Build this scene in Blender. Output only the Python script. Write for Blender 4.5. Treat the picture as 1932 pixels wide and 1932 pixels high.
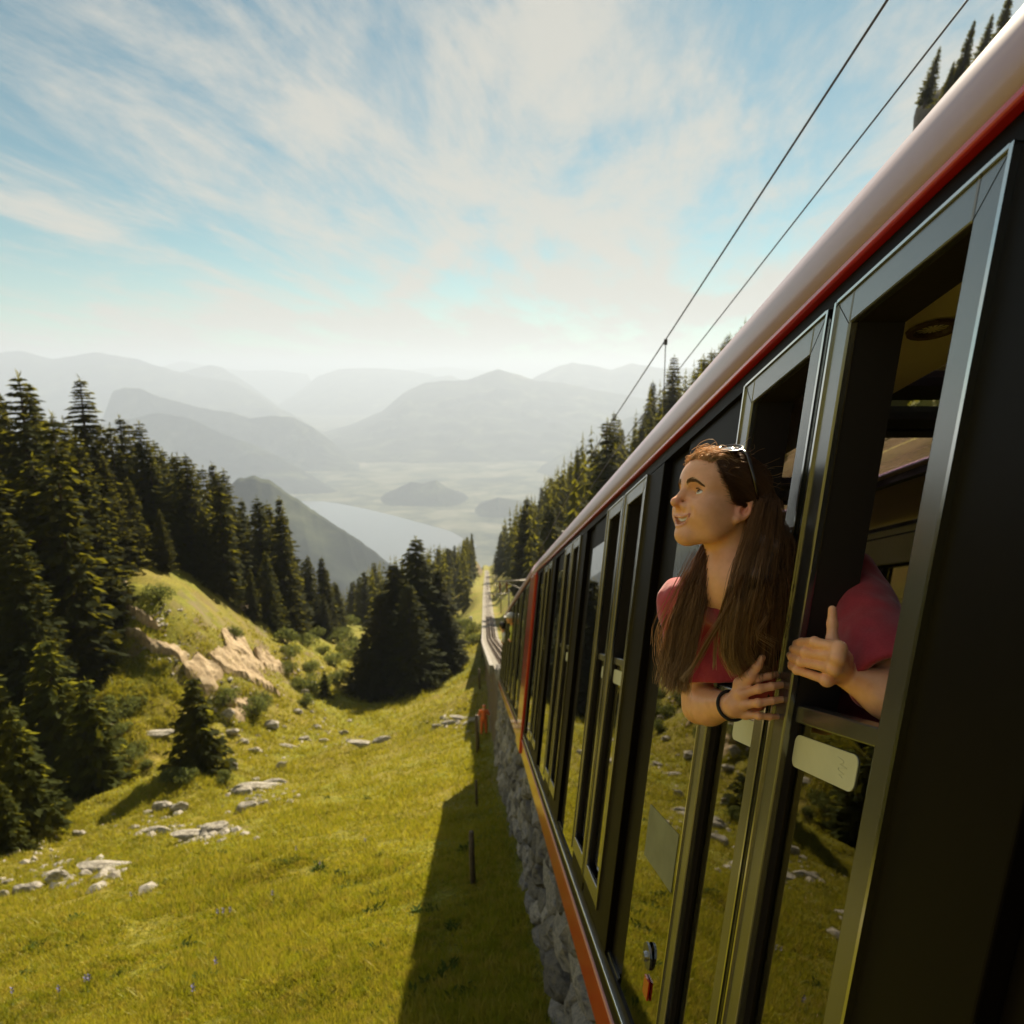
import bpy, bmesh, math, random
import numpy as np
from mathutils import Vector, Matrix
for o in list(bpy.data.objects): bpy.data.objects.remove(o)
sc = bpy.context.scene
COL = sc.collection
rnd = random.Random(7)
RG = np.random.default_rng(11)
R = math.radians
# ---------------------------------------------------------------- camera
FPX = 1400.0                       # focal length in units of a 1932 px wide picture
PITCH = math.atan(266 / FPX)
YAW = R(2.23)
cd = bpy.data.cameras.new('camera')
cam = bpy.data.objects.new('camera', cd); COL.objects.link(cam)
cam.location = (0, 0, 0)
cam.rotation_euler = (math.pi / 2 - PITCH, 0, -YAW)
cd.sensor_width = 36; cd.lens = FPX / 1932 * 36
cd.clip_start = 0.05; cd.clip_end = 120000
cd.dof.use_dof = True; cd.dof.focus_distance = 1.62; cd.dof.aperture_fstop = 5.0
sc.camera = cam
# ---------------------------------------------------------------- light
SUN = Vector((1.95, 5.15, 4.0)).normalized()
SUN_EL = math.asin(SUN.z); SUN_AZ = math.atan2(SUN.x, SUN.y)
ld = bpy.data.lights.new('sun', 'SUN'); ld.energy = 5.0; ld.angle = R(0.53); ld.color = (1.0, 0.86, 0.61)
sun = bpy.data.objects.new('sun', ld); COL.objects.link(sun)
sun.rotation_euler = SUN.to_track_quat('Z', 'Y').to_euler()
sun.location = (0, 0, 60)
sc.view_settings.view_transform = 'Standard'; sc.view_settings.look = 'None'
sc.view_settings.exposure = 1.3; sc.view_settings.gamma = 1.0; sc.view_settings.use_curve_mapping = False
W = bpy.data.worlds.new('World'); sc.world = W; W.use_nodes = True
def build_world():
    nt = W.node_tree; n = nt.nodes; l = nt.links; n.clear()
    out = n.new('ShaderNodeOutputWorld'); bg = n.new('ShaderNodeBackground'); bg.inputs[1].default_value = 0.05
    sky = n.new('ShaderNodeTexSky'); sky.sky_type = 'NISHITA'; sky.sun_disc = False
    sky.sun_elevation = SUN_EL; sky.sun_rotation = SUN_AZ; sky.altitude = 1500; sky.air_density = 1.0; sky.dust_density = 0.25; sky.ozone_density = 1.0
    tint = n.new('ShaderNodeMix'); tint.data_type = 'RGBA'; tint.blend_type = 'MULTIPLY'; tint.inputs[0].default_value = 1
    tint.inputs[7].default_value = (0.56, 0.78, 0.63, 1)
    l.new(sky.outputs[0], tint.inputs[6])
    tc = n.new('ShaderNodeTexCoord')
    # high thin cloud: the view direction is carried onto a flat layer, so streaks run to the horizon
    sep = n.new('ShaderNodeSeparateXYZ'); l.new(tc.outputs['Generated'], sep.inputs[0])
    def m(op, a, b=None, c=None):
        x = n.new('ShaderNodeMath'); x.operation = op
        for i, v in enumerate((a, b, c)):
            if v is None: continue
            if isinstance(v, (int, float)): x.inputs[i].default_value = v
            else: l.new(v, x.inputs[i])
        return x.outputs[0]
    zz = m('MAXIMUM', m('ADD', sep.outputs[2], 0.12), 0.05)
    px = m('DIVIDE', sep.outputs[0], zz); py = m('DIVIDE', sep.outputs[1], zz)
    comb = n.new('ShaderNodeCombineXYZ'); l.new(px, comb.inputs[0]); l.new(py, comb.inputs[1])
    def noise(scale, detail, rough, loc, az, stretch, dist=0.0):
        mp = n.new('ShaderNodeMapping'); mp.vector_type = 'TEXTURE'; mp.inputs['Location'].default_value = loc; mp.inputs['Rotation'].default_value = (0, 0, -R(az)); mp.inputs['Scale'].default_value = (1, stretch, 1)
        l.new(comb.outputs[0], mp.inputs[0])
        t = n.new('ShaderNodeTexNoise'); t.inputs['Scale'].default_value = scale; t.inputs['Detail'].default_value = detail
        t.inputs['Roughness'].default_value = rough; t.inputs['Distortion'].default_value = dist
        l.new(mp.outputs[0], t.inputs[0]); return t.outputs[0]
    a = noise(1.25, 9, 0.62, (3.1, 1.7, 0), 4, 2.4, 0.5)
    b = noise(3.6, 9, 0.68, (7.3, 0.4, 0), 14, 3.6, 0.35)
    c = noise(0.42, 3, 0.5, (1.4, 5.2, 0), 0.0, 1.3, 0.2)
    s = m('ADD', m('ADD', m('MULTIPLY', a, 0.66), m('MULTIPLY', b, 0.46)), m('MULTIPLY', c, 0.42))
    def bank(v, sharp, amount):      # a broad bank of cloud lying in one direction
        dp = n.new('ShaderNodeVectorMath'); dp.operation = 'DOT_PRODUCT'; nv = n.new('ShaderNodeVectorMath'); nv.operation = 'NORMALIZE'; l.new(tc.outputs['Generated'], nv.inputs[0]); l.new(nv.outputs[0], dp.inputs[0]); dp.inputs[1].default_value = Vector(v).normalized()
        return m('MULTIPLY', m('POWER', m('MAXIMUM', dp.outputs['Value'], 0.0), sharp), amount)
    s = m('ADD', s, bank((0.20, 1.0, 0.33), 80, 0.12)); s = m('ADD', s, bank((-0.22, 1.0, 0.62), 60, 0.04)); s = m('SUBTRACT', s, bank((-0.62, 1.0, 0.34), 30, 0.035))
    s = m('SUBTRACT', s, bank((0.42, 1.0, 0.26), 160, 0.12))
    mr = n.new('ShaderNodeMapRange'); mr.interpolation_type = 'SMOOTHSTEP'
    mr.inputs['From Min'].default_value = 0.64; mr.inputs['From Max'].default_value = 0.88
    l.new(s, mr.inputs['Value'])
    # a pale veil low down over the whole round of the horizon
    hz = n.new('ShaderNodeMapRange'); hz.interpolation_type = 'SMOOTHSTEP'
    hz.inputs['From Min'].default_value = 0.20; hz.inputs['From Max'].default_value = -0.02; l.new(sep.outputs[2], hz.inputs['Value'])
    cover = m('MINIMUM', m('ADD', m('MULTIPLY', mr.outputs[0], 0.92), m('MULTIPLY', hz.outputs[0], 0.42)), 0.97)
    mix = n.new('ShaderNodeMix'); mix.data_type = 'RGBA'
    l.new(cover, mix.inputs[0]); l.new(tint.outputs[2], mix.inputs[6])
    mix.inputs[7].default_value = (5.5, 5.3, 4.7, 1)
    l.new(mix.outputs[2], bg.inputs[0]); l.new(bg.outputs[0], out.inputs[0])
build_world()
cy = sc.cycles
cy.use_denoising = True
try: cy.denoiser = 'OPENIMAGEDENOISE'
except Exception: pass
cy.max_bounces = 8; cy.diffuse_bounces = 3; cy.glossy_bounces = 4; cy.transmission_bounces = 6; cy.transparent_max_bounces = 8; cy.volume_bounces = 1
cy.caustics_reflective = False; cy.caustics_refractive = False; cy.sample_clamp_indirect = 4.0

# ---------------------------------------------------------------- helpers
cF = np.array(cam.rotation_euler.to_matrix() @ Vector((0, 0, -1))); cU = np.array(cam.rotation_euler.to_matrix() @ Vector((0, 1, 0))); cR = np.array(cam.rotation_euler.to_matrix() @ Vector((1, 0, 0)))
def at(x, y, d):
    "point of the place at distance d along the lens axis, measured at (x, y) in the 1932 px photograph"
    return (cF + cR * (x - 966) / FPX - cU * (y - 966) / FPX) * d
def to_px(P):
    P = np.asarray(P, float); d = P @ cF
    return 966 + FPX * (P @ cR) / d, 966 - FPX * (P @ cU) / d, d
def tag(o, label=None, cat=None, group=None, kind=None):
    if label: o['label'] = label
    if cat: o['category'] = cat
    if group: o['group'] = group
    if kind: o['kind'] = kind
    return o
def empty(name, loc, label=None, cat=None, group=None, rz=0):
    o = bpy.data.objects.new(name, None); COL.objects.link(o); o.location = loc; o.rotation_euler = (0, 0, rz)
    o.empty_display_size = 0.2
    return tag(o, label, cat, group)
def link(name, me, mat=None, parent=None, loc=None):
    o = bpy.data.objects.new(name, me); COL.objects.link(o)
    if mat is not None and not len(me.materials): me.materials.append(mat)
    if parent is not None: o.parent = parent
    if loc is not None: o.location = loc
    return o
def np_mesh(name, V, Fc, smooth=False):
    V = np.ascontiguousarray(V, np.float32); Fc = np.asarray(Fc, np.int32)
    me = bpy.data.meshes.new(name); k = Fc.shape[1]
    me.vertices.add(len(V)); me.vertices.foreach_set('co', V.ravel())
    me.loops.add(Fc.size); me.loops.foreach_set('vertex_index', Fc.ravel())
    me.polygons.add(len(Fc)); me.polygons.foreach_set('loop_start', np.arange(0, Fc.size, k, dtype=np.int32)); me.polygons.foreach_set('loop_total', np.full(len(Fc), k, np.int32))
    me.update(calc_edges=True); me.validate()
    me.polygons.foreach_set('use_smooth', np.full(len(me.polygons), smooth))
    return me
def quad_mesh(name, Q, smooth=False):
    Q = np.asarray(Q, float); k = Q.shape[1]
    return np_mesh(name, Q.reshape(-1, 3), np.arange(len(Q) * k).reshape(-1, k), smooth)
class MB:
    "collects boxes, tubes and lofts; build() links them as one mesh object"
    def __init__(s): s.v = []; s.f = []
    def add(s, V, Fc):
        b = len(s.v); s.v += [tuple(map(float, p)) for p in V]; s.f += [tuple(b + i for i in q) for q in Fc]; return s
    def hexa(s, P): return s.add(P, [(0, 1, 2, 3), (7, 6, 5, 4), (0, 4, 5, 1), (1, 5, 6, 2), (2, 6, 7, 3), (3, 7, 4, 0)])
    def box(s, a, b):
        (x0, y0, z0), (x1, y1, z1) = a, b
        return s.hexa([(x0, y0, z0), (x0, y1, z0), (x1, y1, z0), (x1, y0, z0), (x0, y0, z1), (x0, y1, z1), (x1, y1, z1), (x1, y0, z1)])
    def tube(s, pts, rad, n=8, cap=True):
        pts = [Vector(p) for p in pts]; rad = rad if hasattr(rad, '__len__') else [rad] * len(pts); rings = []
        for i, p in enumerate(pts):
            t = (pts[min(i + 1, len(pts) - 1)] - pts[max(i - 1, 0)]).normalized()
            a = t.cross(Vector((0, 0, 1)) if abs(t.z) < .9 else Vector((1, 0, 0))).normalized(); b = t.cross(a)
            rings.append([p + (a * math.cos(2 * math.pi * k / n) + b * math.sin(2 * math.pi * k / n)) * rad[i] for k in range(n)])
        V = [q for r in rings for q in r]; Fc = []
        for i in range(len(pts) - 1):
            for k in range(n): Fc.append((i * n + k, i * n + (k + 1) % n, (i + 1) * n + (k + 1) % n, (i + 1) * n + k))
        if cap: Fc += [tuple(range(n))[::-1], tuple((len(pts) - 1) * n + k for k in range(n))]
        return s.add(V, Fc)
    def mesh(s, name, smooth=False):
        me = bpy.data.meshes.new(name); me.from_pydata(s.v, [], s.f); me.update()
        bm = bmesh.new(); bm.from_mesh(me); bmesh.ops.recalc_face_normals(bm, faces=bm.faces); bm.to_mesh(me); bm.free()
        if smooth:
            for p in me.polygons: p.use_smooth = True
        return me
    def build(s, name, mat, parent=None, smooth=False, loc=None, bevel=0):
        o = link(name, s.mesh(name, smooth), mat, parent, loc)
        if bevel:
            m = o.modifiers.new('bevel', 'BEVEL'); m.width = bevel; m.segments = 2; m.limit_method = 'ANGLE'; m.angle_limit = R(40)
        return o
def copy_tree(o, parent=None):
    c = o.copy(); COL.objects.link(c); c.parent = parent
    for ch in list(o.children): copy_tree(ch, c)
    return c
# gradient noise in numpy
_P = RG.permutation(512); _P = np.concatenate([_P, _P, _P]); _G = RG.normal(size=(512, 3)); _G /= np.linalg.norm(_G, axis=1)[:, None]
def perlin(x, y, z=0.0):
    x, y, z = np.broadcast_arrays(np.asarray(x, float), np.asarray(y, float), np.asarray(z, float))
    xi, yi, zi = np.floor(x).astype(int), np.floor(y).astype(int), np.floor(z).astype(int)
    xf, yf, zf = x - xi, y - yi, z - zi
    u, v, w = (t * t * t * (t * (t * 6 - 15) + 10) for t in (xf, yf, zf)); r = 0
    for dx in (0, 1):
        for dy in (0, 1):
            for dz in (0, 1):
                h = _P[(_P[(_P[(xi + dx) & 511] + yi + dy) & 511] + zi + dz) & 511]; g = _G[h]
                d = g[..., 0] * (xf - dx) + g[..., 1] * (yf - dy) + g[..., 2] * (zf - dz)
                r = r + d * (u if dx else 1 - u) * (v if dy else 1 - v) * (w if dz else 1 - w)
    return r
def fbm(x, y, z=0.0, o=4, g=.5):
    r = 0; a = 1; f = 1
    for i in range(o): r = r + a * perlin(np.asarray(x) * f + 13.7 * i, np.asarray(y) * f + 7.1 * i, np.asarray(z) * f); a *= g; f *= 2.03
    return r
def smooth01(t): t = np.clip(t, 0, 1); return t * t * (3 - 2 * t)
# ---------------------------------------------------------------- materials
def mat_new(name):
    m = bpy.data.materials.new(name); m.use_nodes = True
    return m, m.node_tree.nodes, m.node_tree.links, m.node_tree.nodes['Principled BSDF']
def simple(name, col, rough=.5, metal=0, spec=.5, coat=0, var=0.0, scale=6, bump=0.0, ior=None, trans=0, sub=0, aniso=None):
    m, n, l, p = mat_new(name)
    p.inputs['Base Color'].default_value = (*col, 1); p.inputs['Roughness'].default_value = rough; p.inputs['Metallic'].default_value = metal
    p.inputs['Specular IOR Level'].default_value = spec; p.inputs['Coat Weight'].default_value = coat; p.inputs['Coat Roughness'].default_value = .06
    if ior: p.inputs['IOR'].default_value = ior
    p.inputs['Transmission Weight'].default_value = trans
    if sub: p.inputs['Subsurface Weight'].default_value = sub; p.inputs['Subsurface Radius'].default_value = (1, .35, .2); p.inputs['Subsurface Scale'].default_value = .008
    if var or bump:
        tc = n.new('ShaderNodeTexCoord'); t = n.new('ShaderNodeTexNoise'); t.inputs['Scale'].default_value = scale; t.inputs['Detail'].default_value = 6; t.inputs['Roughness'].default_value = .65
        l.new(tc.outputs['Object'], t.inputs[0])
        if var:
            r = n.new('ShaderNodeValToRGB'); r.color_ramp.elements[0].position = .3; r.color_ramp.elements[1].position = .7
            r.color_ramp.elements[0].color = (*[c * (1 - var) for c in col], 1); r.color_ramp.elements[1].color = (*[min(1, c * (1 + var)) for c in col], 1)
            l.new(t.outputs[0], r.inputs[0]); l.new(r.outputs[0], p.inputs['Base Color'])
        if bump:
            b = n.new('ShaderNodeBump'); b.inputs['Strength'].default_value = bump; b.inputs['Distance'].default_value = .02
            l.new(t.outputs[0], b.inputs['Height']); l.new(b.outputs[0], p.inputs['Normal'])
    return m
def ramp(n, l, src, stops):
    r = n.new('ShaderNodeValToRGB'); e = r.color_ramp.elements
    while len(e) < len(stops): e.new(.5)
    for i, (p, c) in enumerate(stops): e[i].position = p; e[i].color = (*c, 1)
    l.new(src, r.inputs[0]); return r.outputs[0]
def tex(n, l, vec, scale, detail=6, rough=.6, dist=0):
    t = n.new('ShaderNodeTexNoise'); t.inputs['Scale'].default_value = scale; t.inputs['Detail'].default_value = detail; t.inputs['Roughness'].default_value = rough; t.inputs['Distortion'].default_value = dist
    l.new(vec, t.inputs[0]); return t.outputs[0]
def mixc(n, l, f, a, b, mode='MIX'):
    x = n.new('ShaderNodeMix'); x.data_type = 'RGBA'; x.blend_type = mode
    for i, v in ((0, f), (6, a), (7, b)):
        if isinstance(v, (int, float)): x.inputs[i].default_value = v
        elif isinstance(v, tuple): x.inputs[i].default_value = (*v, 1)
        else: l.new(v, x.inputs[i])
    return x.outputs[2]
def leafy(name, stops, scale, trans=.35, tcol=(.16, .2, .03), randamt=.5):
    "foliage: coloured by noise and by the plant, some light coming through the leaves"
    m, n, l, p = mat_new(name); out = n['Material Output']
    tc = n.new('ShaderNodeTexCoord'); oi = n.new('ShaderNodeObjectInfo')
    t = tex(n, l, tc.outputs['Object'], scale, 4, .7)
    c = ramp(n, l, t, stops)
    hv = n.new('ShaderNodeHueSaturation'); l.new(c, hv.inputs['Color'])
    mr = n.new('ShaderNodeMapRange'); mr.inputs['To Min'].default_value = 1 - randamt; mr.inputs['To Max'].default_value = 1 + randamt; l.new(oi.outputs['Random'], mr.inputs['Value']); l.new(mr.outputs[0], hv.inputs['Value'])
    l.new(hv.outputs[0], p.inputs['Base Color']); p.inputs['Roughness'].default_value = .8; p.inputs['Specular IOR Level'].default_value = .08
    tr = n.new('ShaderNodeBsdfTranslucent'); tr.inputs[0].default_value = (*tcol, 1)
    ms = n.new('ShaderNodeMixShader'); ms.inputs[0].default_value = trans
    l.new(p.outputs[0], ms.inputs[1]); l.new(tr.outputs[0], ms.inputs[2]); l.new(ms.outputs[0], out.inputs[0])
    return m
# ---------------------------------------------------------------- terrain
TS = math.tan(R(19.24))
def track_z(y):
    y = np.asarray(y, float)
    z = -2.25 - TS * y - .5 * smooth01((y - 10) / 16) * (1 - smooth01((y - 40) / 50))
    far = -2.25 - TS * 95 - .27 * (y - 95)
    far2 = -2.25 - TS * 95 - .27 * 55 - .243 * (y - 150)
    return np.where(y < 95, z, np.where(y < 150, far, far2))
def track_x(y): return 1.65 - .75 * smooth01((np.asarray(y, float) - 30) / 60) + .9 * smooth01((np.asarray(y, float) - 200) / 250)
def tps(Pc):
    Pc = np.asarray(Pc, float); X = Pc[:, :2] / 50; n = len(X)
    r2 = ((X[:, None] - X[None]) ** 2).sum(-1); K = .5 * r2 * np.log(r2 + 1e-9) + np.eye(n) * 2e-3
    A = np.block([[K, np.c_[np.ones(n), X]], [np.c_[np.ones(n), X].T, np.zeros((3, 3))]])
    w = np.linalg.solve(A, np.r_[Pc[:, 2], 0, 0, 0])
    def f(x, y):
        x = np.asarray(x, float) / 50; y = np.asarray(y, float) / 50; z = w[n] + w[n + 1] * x + w[n + 2] * y
        for i in range(n):
            q = (x - X[i, 0]) ** 2 + (y - X[i, 1]) ** 2; z = z + w[i] * .5 * q * np.log(q + 1e-9)
        return z
    return f
CL = []
for x in (0, -5, -10, -15):
    for y in (-8, 0, 8, 16, 25, 34):
        if y < 20 or x < -8: CL.append((x, y, -2.8 - .46 * y + .2 * x))
for p in [(932, 1514, 20), (919, 1376, 44), (903, 1440, 29), (890, 1300, 56), (905, 1240, 98), (910, 1165, 150), (860, 1340, 52), (771, 1300, 93), (700, 1340, 80), (640, 1345, 78), (640, 1380, 68), (870, 1262, 96), (880, 1215, 125),
          (50, 1695, 27), (110, 1660, 29), (300, 1560, 38), (480, 1490, 46), (430, 1350, 62), (560, 1300, 80), (620, 1250, 108), (360, 1450, 46), (170, 1500, 47), (60, 1570, 39), (640, 1190, 150),
          (250, 1112, 64), (300, 1082, 74), (350, 1085, 82), (420, 1112, 95), (500, 1150, 112), (570, 1190, 128), (610, 1180, 150), (200, 1060, 72), (260, 1040, 88), (330, 1240, 62), (480, 1240, 78), (100, 1330, 62), (240, 1290, 58),
          (870, 1110, 260), (700, 1150, 300), (650, 1180, 330), (905, 1090, 300), (880, 1085, 450), (760, 1190, 200)]: CL.append(tuple(at(*p)))
CL += [(-62, 60, -8), (-110, 80, 6), (-80, 130, -26), (-62, 180, -56), (-120, 250, -95), (-60, 450, -210), (-150, 420, -200), (-100, 330, -150), (-40, 10, -6), (-70, 10, 8), (-150, 40, 30), (-30, -10, -1), (-25, 20, -15.5), (0, 600, -165), (-100, 600, -280), (-250, 300, -120), (-250, 100, 30), (-260, 600, -330), (-45, 38, -15), (-34, 38, -20)]
zl = tps(CL)
CR = [(4, y, float(track_z(y)) + .5) for y in (-10, 0, 10, 20, 35, 50, 75, 100, 150, 220, 300, 450)]
CR += [(22, y, float(track_z(y)) + 13) for y in (-10, 5, 20, 40, 65, 100)] + [(40, 20, 20), (42, 45, 14), (40, 75, 2), (44, 110, -6), (75, 60, 50), (70, 20, 50), (90, 120, 34), (120, 60, 75), (110, 200, 30), (150, 250, 38), (200, 150, 110), (240, 320, 60), (100, 300, -8), (60, 350, -52), (40, 450, -98), (120, 450, -70), (250, 450, 20), (260, 600, -40), (30, 600, -150), (120, 600, -130)]
for p in [(1300, 790, 200), (1100, 960, 240), (1000, 1045, 270), (940, 1075, 400), (1200, 870, 220)]: CR.append(tuple(at(*p)))
zr = tps(CR)
def wall_x(y): return .55 - .012 * np.clip(np.asarray(y, float), 0, 60)     # foot of the retaining wall
def ground(x, y, micro=True):
    x = np.asarray(x, float); y = np.asarray(y, float)
    tz = track_z(y) - .12; tx = track_x(y)
    L = zl(x, y); Rr = zr(x, y)
    wl = wall_x(y) + .25
    if micro:
        n = fbm(x * .12, y * .12, 3, 3) * .55 * smooth01((tx - .8 - x) / 9) + fbm(x * .6, y * .6, 1, 3) * .22 + perlin(x * 2.1, y * 2.1, 5) * .05
        n = n + (fbm(x * .33, y * .33, 6, 4) * 1.1 + np.abs(fbm(x * .8, y * .8, 8, 3)) * .5) * smooth01((-15 - x) / 8) * smooth01((y - 30) / 20)
        L = L + n * smooth01((wl - x) / 3) + perlin(x * 1.2, y * 1.2) * .05
        Rr = Rr + fbm(x * .1, y * .1, 9, 4) * 2.2 * smooth01((x - tx - 2) / 12)
    L = np.where(y > 90, L + (tz - L) * smooth01((x - tx + 8) / 6.5) * smooth01((y - 90) / 25), L)
    s = smooth01((x - wl) / .25)
    left = L * (1 - s) + tz * s
    t = smooth01((x - tx - 1.0) / 2.2)
    return left * (1 - t) + Rr * t
def build_terrain():
    u = np.linspace(-1, 1, 330); gx = np.sinh(u * 4.6) / np.sinh(4.6) * 262
    gx = np.sort(np.concatenate([gx, np.linspace(-24, 4, 110), np.linspace(.4, 1.0, 6)]))
    v = np.linspace(0, 1, 380); gy = -14 + 640 * (np.exp(v * 3.4) - 1) / (np.exp(3.4) - 1)
    X, Y = np.meshgrid(gx, gy); Z = ground(X, Y)
    nx, ny = len(gx), len(gy); i = np.arange(nx * ny).reshape(ny, nx)
    Fc = np.stack([i[:-1, :-1], i[:-1, 1:], i[1:, 1:], i[1:, :-1]], -1).reshape(-1, 4)
    me = np_mesh('terrain', np.stack([X, Y, Z], -1).reshape(-1, 3), Fc, True)
    m, n, l, p = mat_new('alpine_meadow')
    geo = n.new('ShaderNodeNewGeometry'); pos = geo.outputs['Position']
    a = tex(n, l, pos, .13, 5, .6); b = tex(n, l, pos, 1.3, 7, .7); c = tex(n, l, pos, 9, 5, .7)
    base = ramp(n, l, b, [(.3, (.11, .115, .008)), (.5, (.20, .205, .014)), (.68, (.31, .265, .03))])
    dry = mixc(n, l, ramp(n, l, a, [(.42, (0, 0, 0)), (.62, (1, 1, 1))]), base, (.26, .2, .035))
    dark = mixc(n, l, ramp(n, l, c, [(.35, (0, 0, 0)), (.6, (1, 1, 1))]), (.07, .075, .01), dry)
    # bare soil where it is very steep
    sep = n.new('ShaderNodeSeparateXYZ'); l.new(geo.outputs['True Normal'], sep.inputs[0])
    st = n.new('ShaderNodeMapRange'); st.inputs['From Min'].default_value = .62; st.inputs['From Max'].default_value = .45; l.new(sep.outputs[2], st.inputs['Value'])
    soil = tex(n, l, pos, .55, 6, .7, .5)
    dark = mixc(n, l, ramp(n, l, soil, [(.60, (0, 0, 0)), (.70, (.8, .8, .8))]), dark, (.17, .115, .055))
    fin = mixc(n, l, st.outputs[0], dark, (.17, .13, .085))
    l.new(fin, p.inputs['Base Color']); p.inputs['Roughness'].default_value = .85; p.inputs['Specular IOR Level'].default_value = .15
    bp = n.new('ShaderNodeBump'); bp.inputs['Strength'].default_value = .9; bp.inputs['Distance'].default_value = .12; l.new(c, bp.inputs['Height']); l.new(bp.outputs[0], p.inputs['Normal'])
    o = link('terrain', me, m); tag(o, kind='structure'); return o
terrain = build_terrain()
# ---------------------------------------------------------------- far valley, lake and mountains
ZL = -1150.0
def far_mat(name, stops, scale, bump=True):
    m, n, l, p = mat_new(name); geo = n.new('ShaderNodeNewGeometry')
    t = tex(n, l, geo.outputs['Position'], scale, 8, .62, .4)
    l.new(ramp(n, l, t, stops), p.inputs['Base Color']); p.inputs['Roughness'].default_value = .95; p.inputs['Specular IOR Level'].default_value = .05
    return m
M_forest = far_mat('mountain_forest', [(.36, (.008, .013, .010)), (.50, (.018, .025, .016)), (.60, (.055, .066, .035)), (.72, (.15, .15, .10))], .0022)
M_valley = far_mat('valley_fields', [(.34, (.025, .034, .024)), (.46, (.06, .07, .045)), (.54, (.11, .115, .075)), (.64, (.16, .155, .115)), (.78, (.25, .235, .2))], .0030)
def build_valley():
    g = np.concatenate([np.linspace(-40000, -9000, 8), np.linspace(-8000, 8000, 60), np.linspace(9000, 40000, 8)])
    h = np.concatenate([np.linspace(-3000, 2000, 4), np.linspace(2400, 16000, 90), np.linspace(17000, 60000, 12)])
    X, Y = np.meshgrid(g, h); Z = ZL - 6 + 30 * np.maximum(0, fbm(X / 1500, Y / 1500, 2, 4)) * smooth01((Y - 6500) / 3000) + smooth01((Y - 7000) / 16000) * 260
    i = np.arange(X.size).reshape(X.shape); Fc = np.stack([i[:-1, :-1], i[:-1, 1:], i[1:, 1:], i[1:, :-1]], -1).reshape(-1, 4)
    tag(link('valley_floor', np_mesh('valley_floor', np.stack([X, Y, Z], -1).reshape(-1, 3), Fc, True), M_valley), kind='structure')
build_valley()
def flat_at(x, y, z): r = at(x, y, 1.0); return r * (z / r[2])
def build_lake():
    out = [(470, 938), (560, 945), (610, 946), (640, 950), (690, 960), (740, 972), (800, 988), (850, 1002), (900, 1030), (860, 1085), (760, 1100), (640, 1090), (560, 1040), (500, 985)]
    V = [flat_at(x, y, ZL) for x, y in out]
    m = simple('lake_water', (.07, .075, .07), .12, spec=.8, ior=1.6)
    V2 = [v - np.array([0, 0, 5]) for v in V]
    n = len(V); mb = MB(); mb.add(V + V2, [tuple(range(n))] + [(i, i + n, (i + 1) % n + n, (i + 1) % n) for i in range(n)])
    tag(mb.build('lake', m), kind='structure')
build_lake()
def mountain(name, prof, D, zb, front, back, rough=.06, seed=0, mat=None, nc=150, nr=60):
    "a ridge of real depth: crest along the profile at distance D, slopes to zbase in front and behind, cut by spurs"
    zbase = zb - 25; P = np.array([at(x, y, D) for x, y in prof]); t = np.linspace(0, 1, len(P))
    xs = np.array([p[0] for p in prof], float); q = np.linspace(xs[0], xs[-1], nc)
    C = np.stack([np.interp(q, xs, P[:, k]) for k in range(3)], -1)
    hgt = np.maximum(C[:, 2] - zbase, 1); Hm = hgt.max()
    C[:, 2] += fbm(q / 23., seed * 3.3, 0, 4) * rough * .25 * Hm * np.minimum(1, hgt / Hm * 3)
    away = np.array([C[:, 0].mean(), C[:, 1].mean(), 0]); away /= np.linalg.norm(away)
    w = np.concatenate([-np.linspace(1, 0, nr)[:-1] ** 1.0, np.linspace(0, 1, nr // 2)])
    V = []
    al = np.arange(nc) / nc
    for r in w:
        L = (front if r < 0 else back)
        d = r * L
        fall = (1 - abs(r)) ** 1.25
        z = zbase + (C[:, 2] - zbase) * fall
        pw = C + away * d; L0 = .42 * Hm
        spur = np.abs(fbm(pw[:, 0] / L0 + seed, pw[:, 1] / L0, seed, 5)) - .25
        z = z + spur * rough * 3.2 * Hm * np.minimum(1, abs(r) * 4) * fall ** .5 * np.minimum(1, hgt / Hm * 2)
        z = np.maximum(z, zbase - 20)
        pos = C + away * d + np.cross(away, [0, 0, 1]) * (fbm(q / 80., r * 2, seed + 5, 3) * .12 * L * abs(r))[:, None]
        pos[:, 2] = z; V.append(pos)
    V = np.array(V); i = np.arange(V.shape[0] * nc).reshape(V.shape[0], nc)
    Fc = np.stack([i[:-1, :-1], i[:-1, 1:], i[1:, 1:], i[1:, :-1]], -1).reshape(-1, 4)
    o = link(name, np_mesh(name, V.reshape(-1, 3), Fc, True), mat or M_forest); return tag(o, kind='structure')
mountain('mountain_ridge', [(-420, 720), (-200, 676), (-60, 664), (0, 665), (40, 662), (100, 678), (180, 664), (260, 678), (330, 700), (380, 712), (440, 720), (500, 750), (545, 790), (600, 840)], 15000, ZL, 5200, 4000, .05, 1)
mountain('mountain_ridge', [(200, 780), (290, 712), (350, 700), (395, 688), (420, 694), (450, 712), (490, 740), (530, 770), (580, 815)], 17500, ZL, 4000, 3000, .05, 2)
mountain('mountain_ridge', [(250, 720), (310, 690), (345, 681), (400, 692), (460, 700), (520, 698), (580, 706)], 26000, ZL, 5000, 4000, .04, 3)
mountain('mountain_ridge', [(480, 800), (560, 740), (600, 710), (640, 696), (700, 694), (760, 698), (810, 706), (850, 720), (920, 760), (1000, 800)], 21000, ZL, 6000, 4000, .05, 4)
mountain('mountain_ridge', [(600, 740), (700, 712), (780, 697), (840, 692), (880, 697), (930, 700), (1000, 715), (1100, 740)], 30000, ZL, 6000, 4000, .04, 5)
mountain('mountain_ridge', [(740, 790), (790, 725), (820, 712), (850, 708), (880, 722), (930, 750)], 19000, ZL, 3000, 3000, .05, 12)
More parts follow.
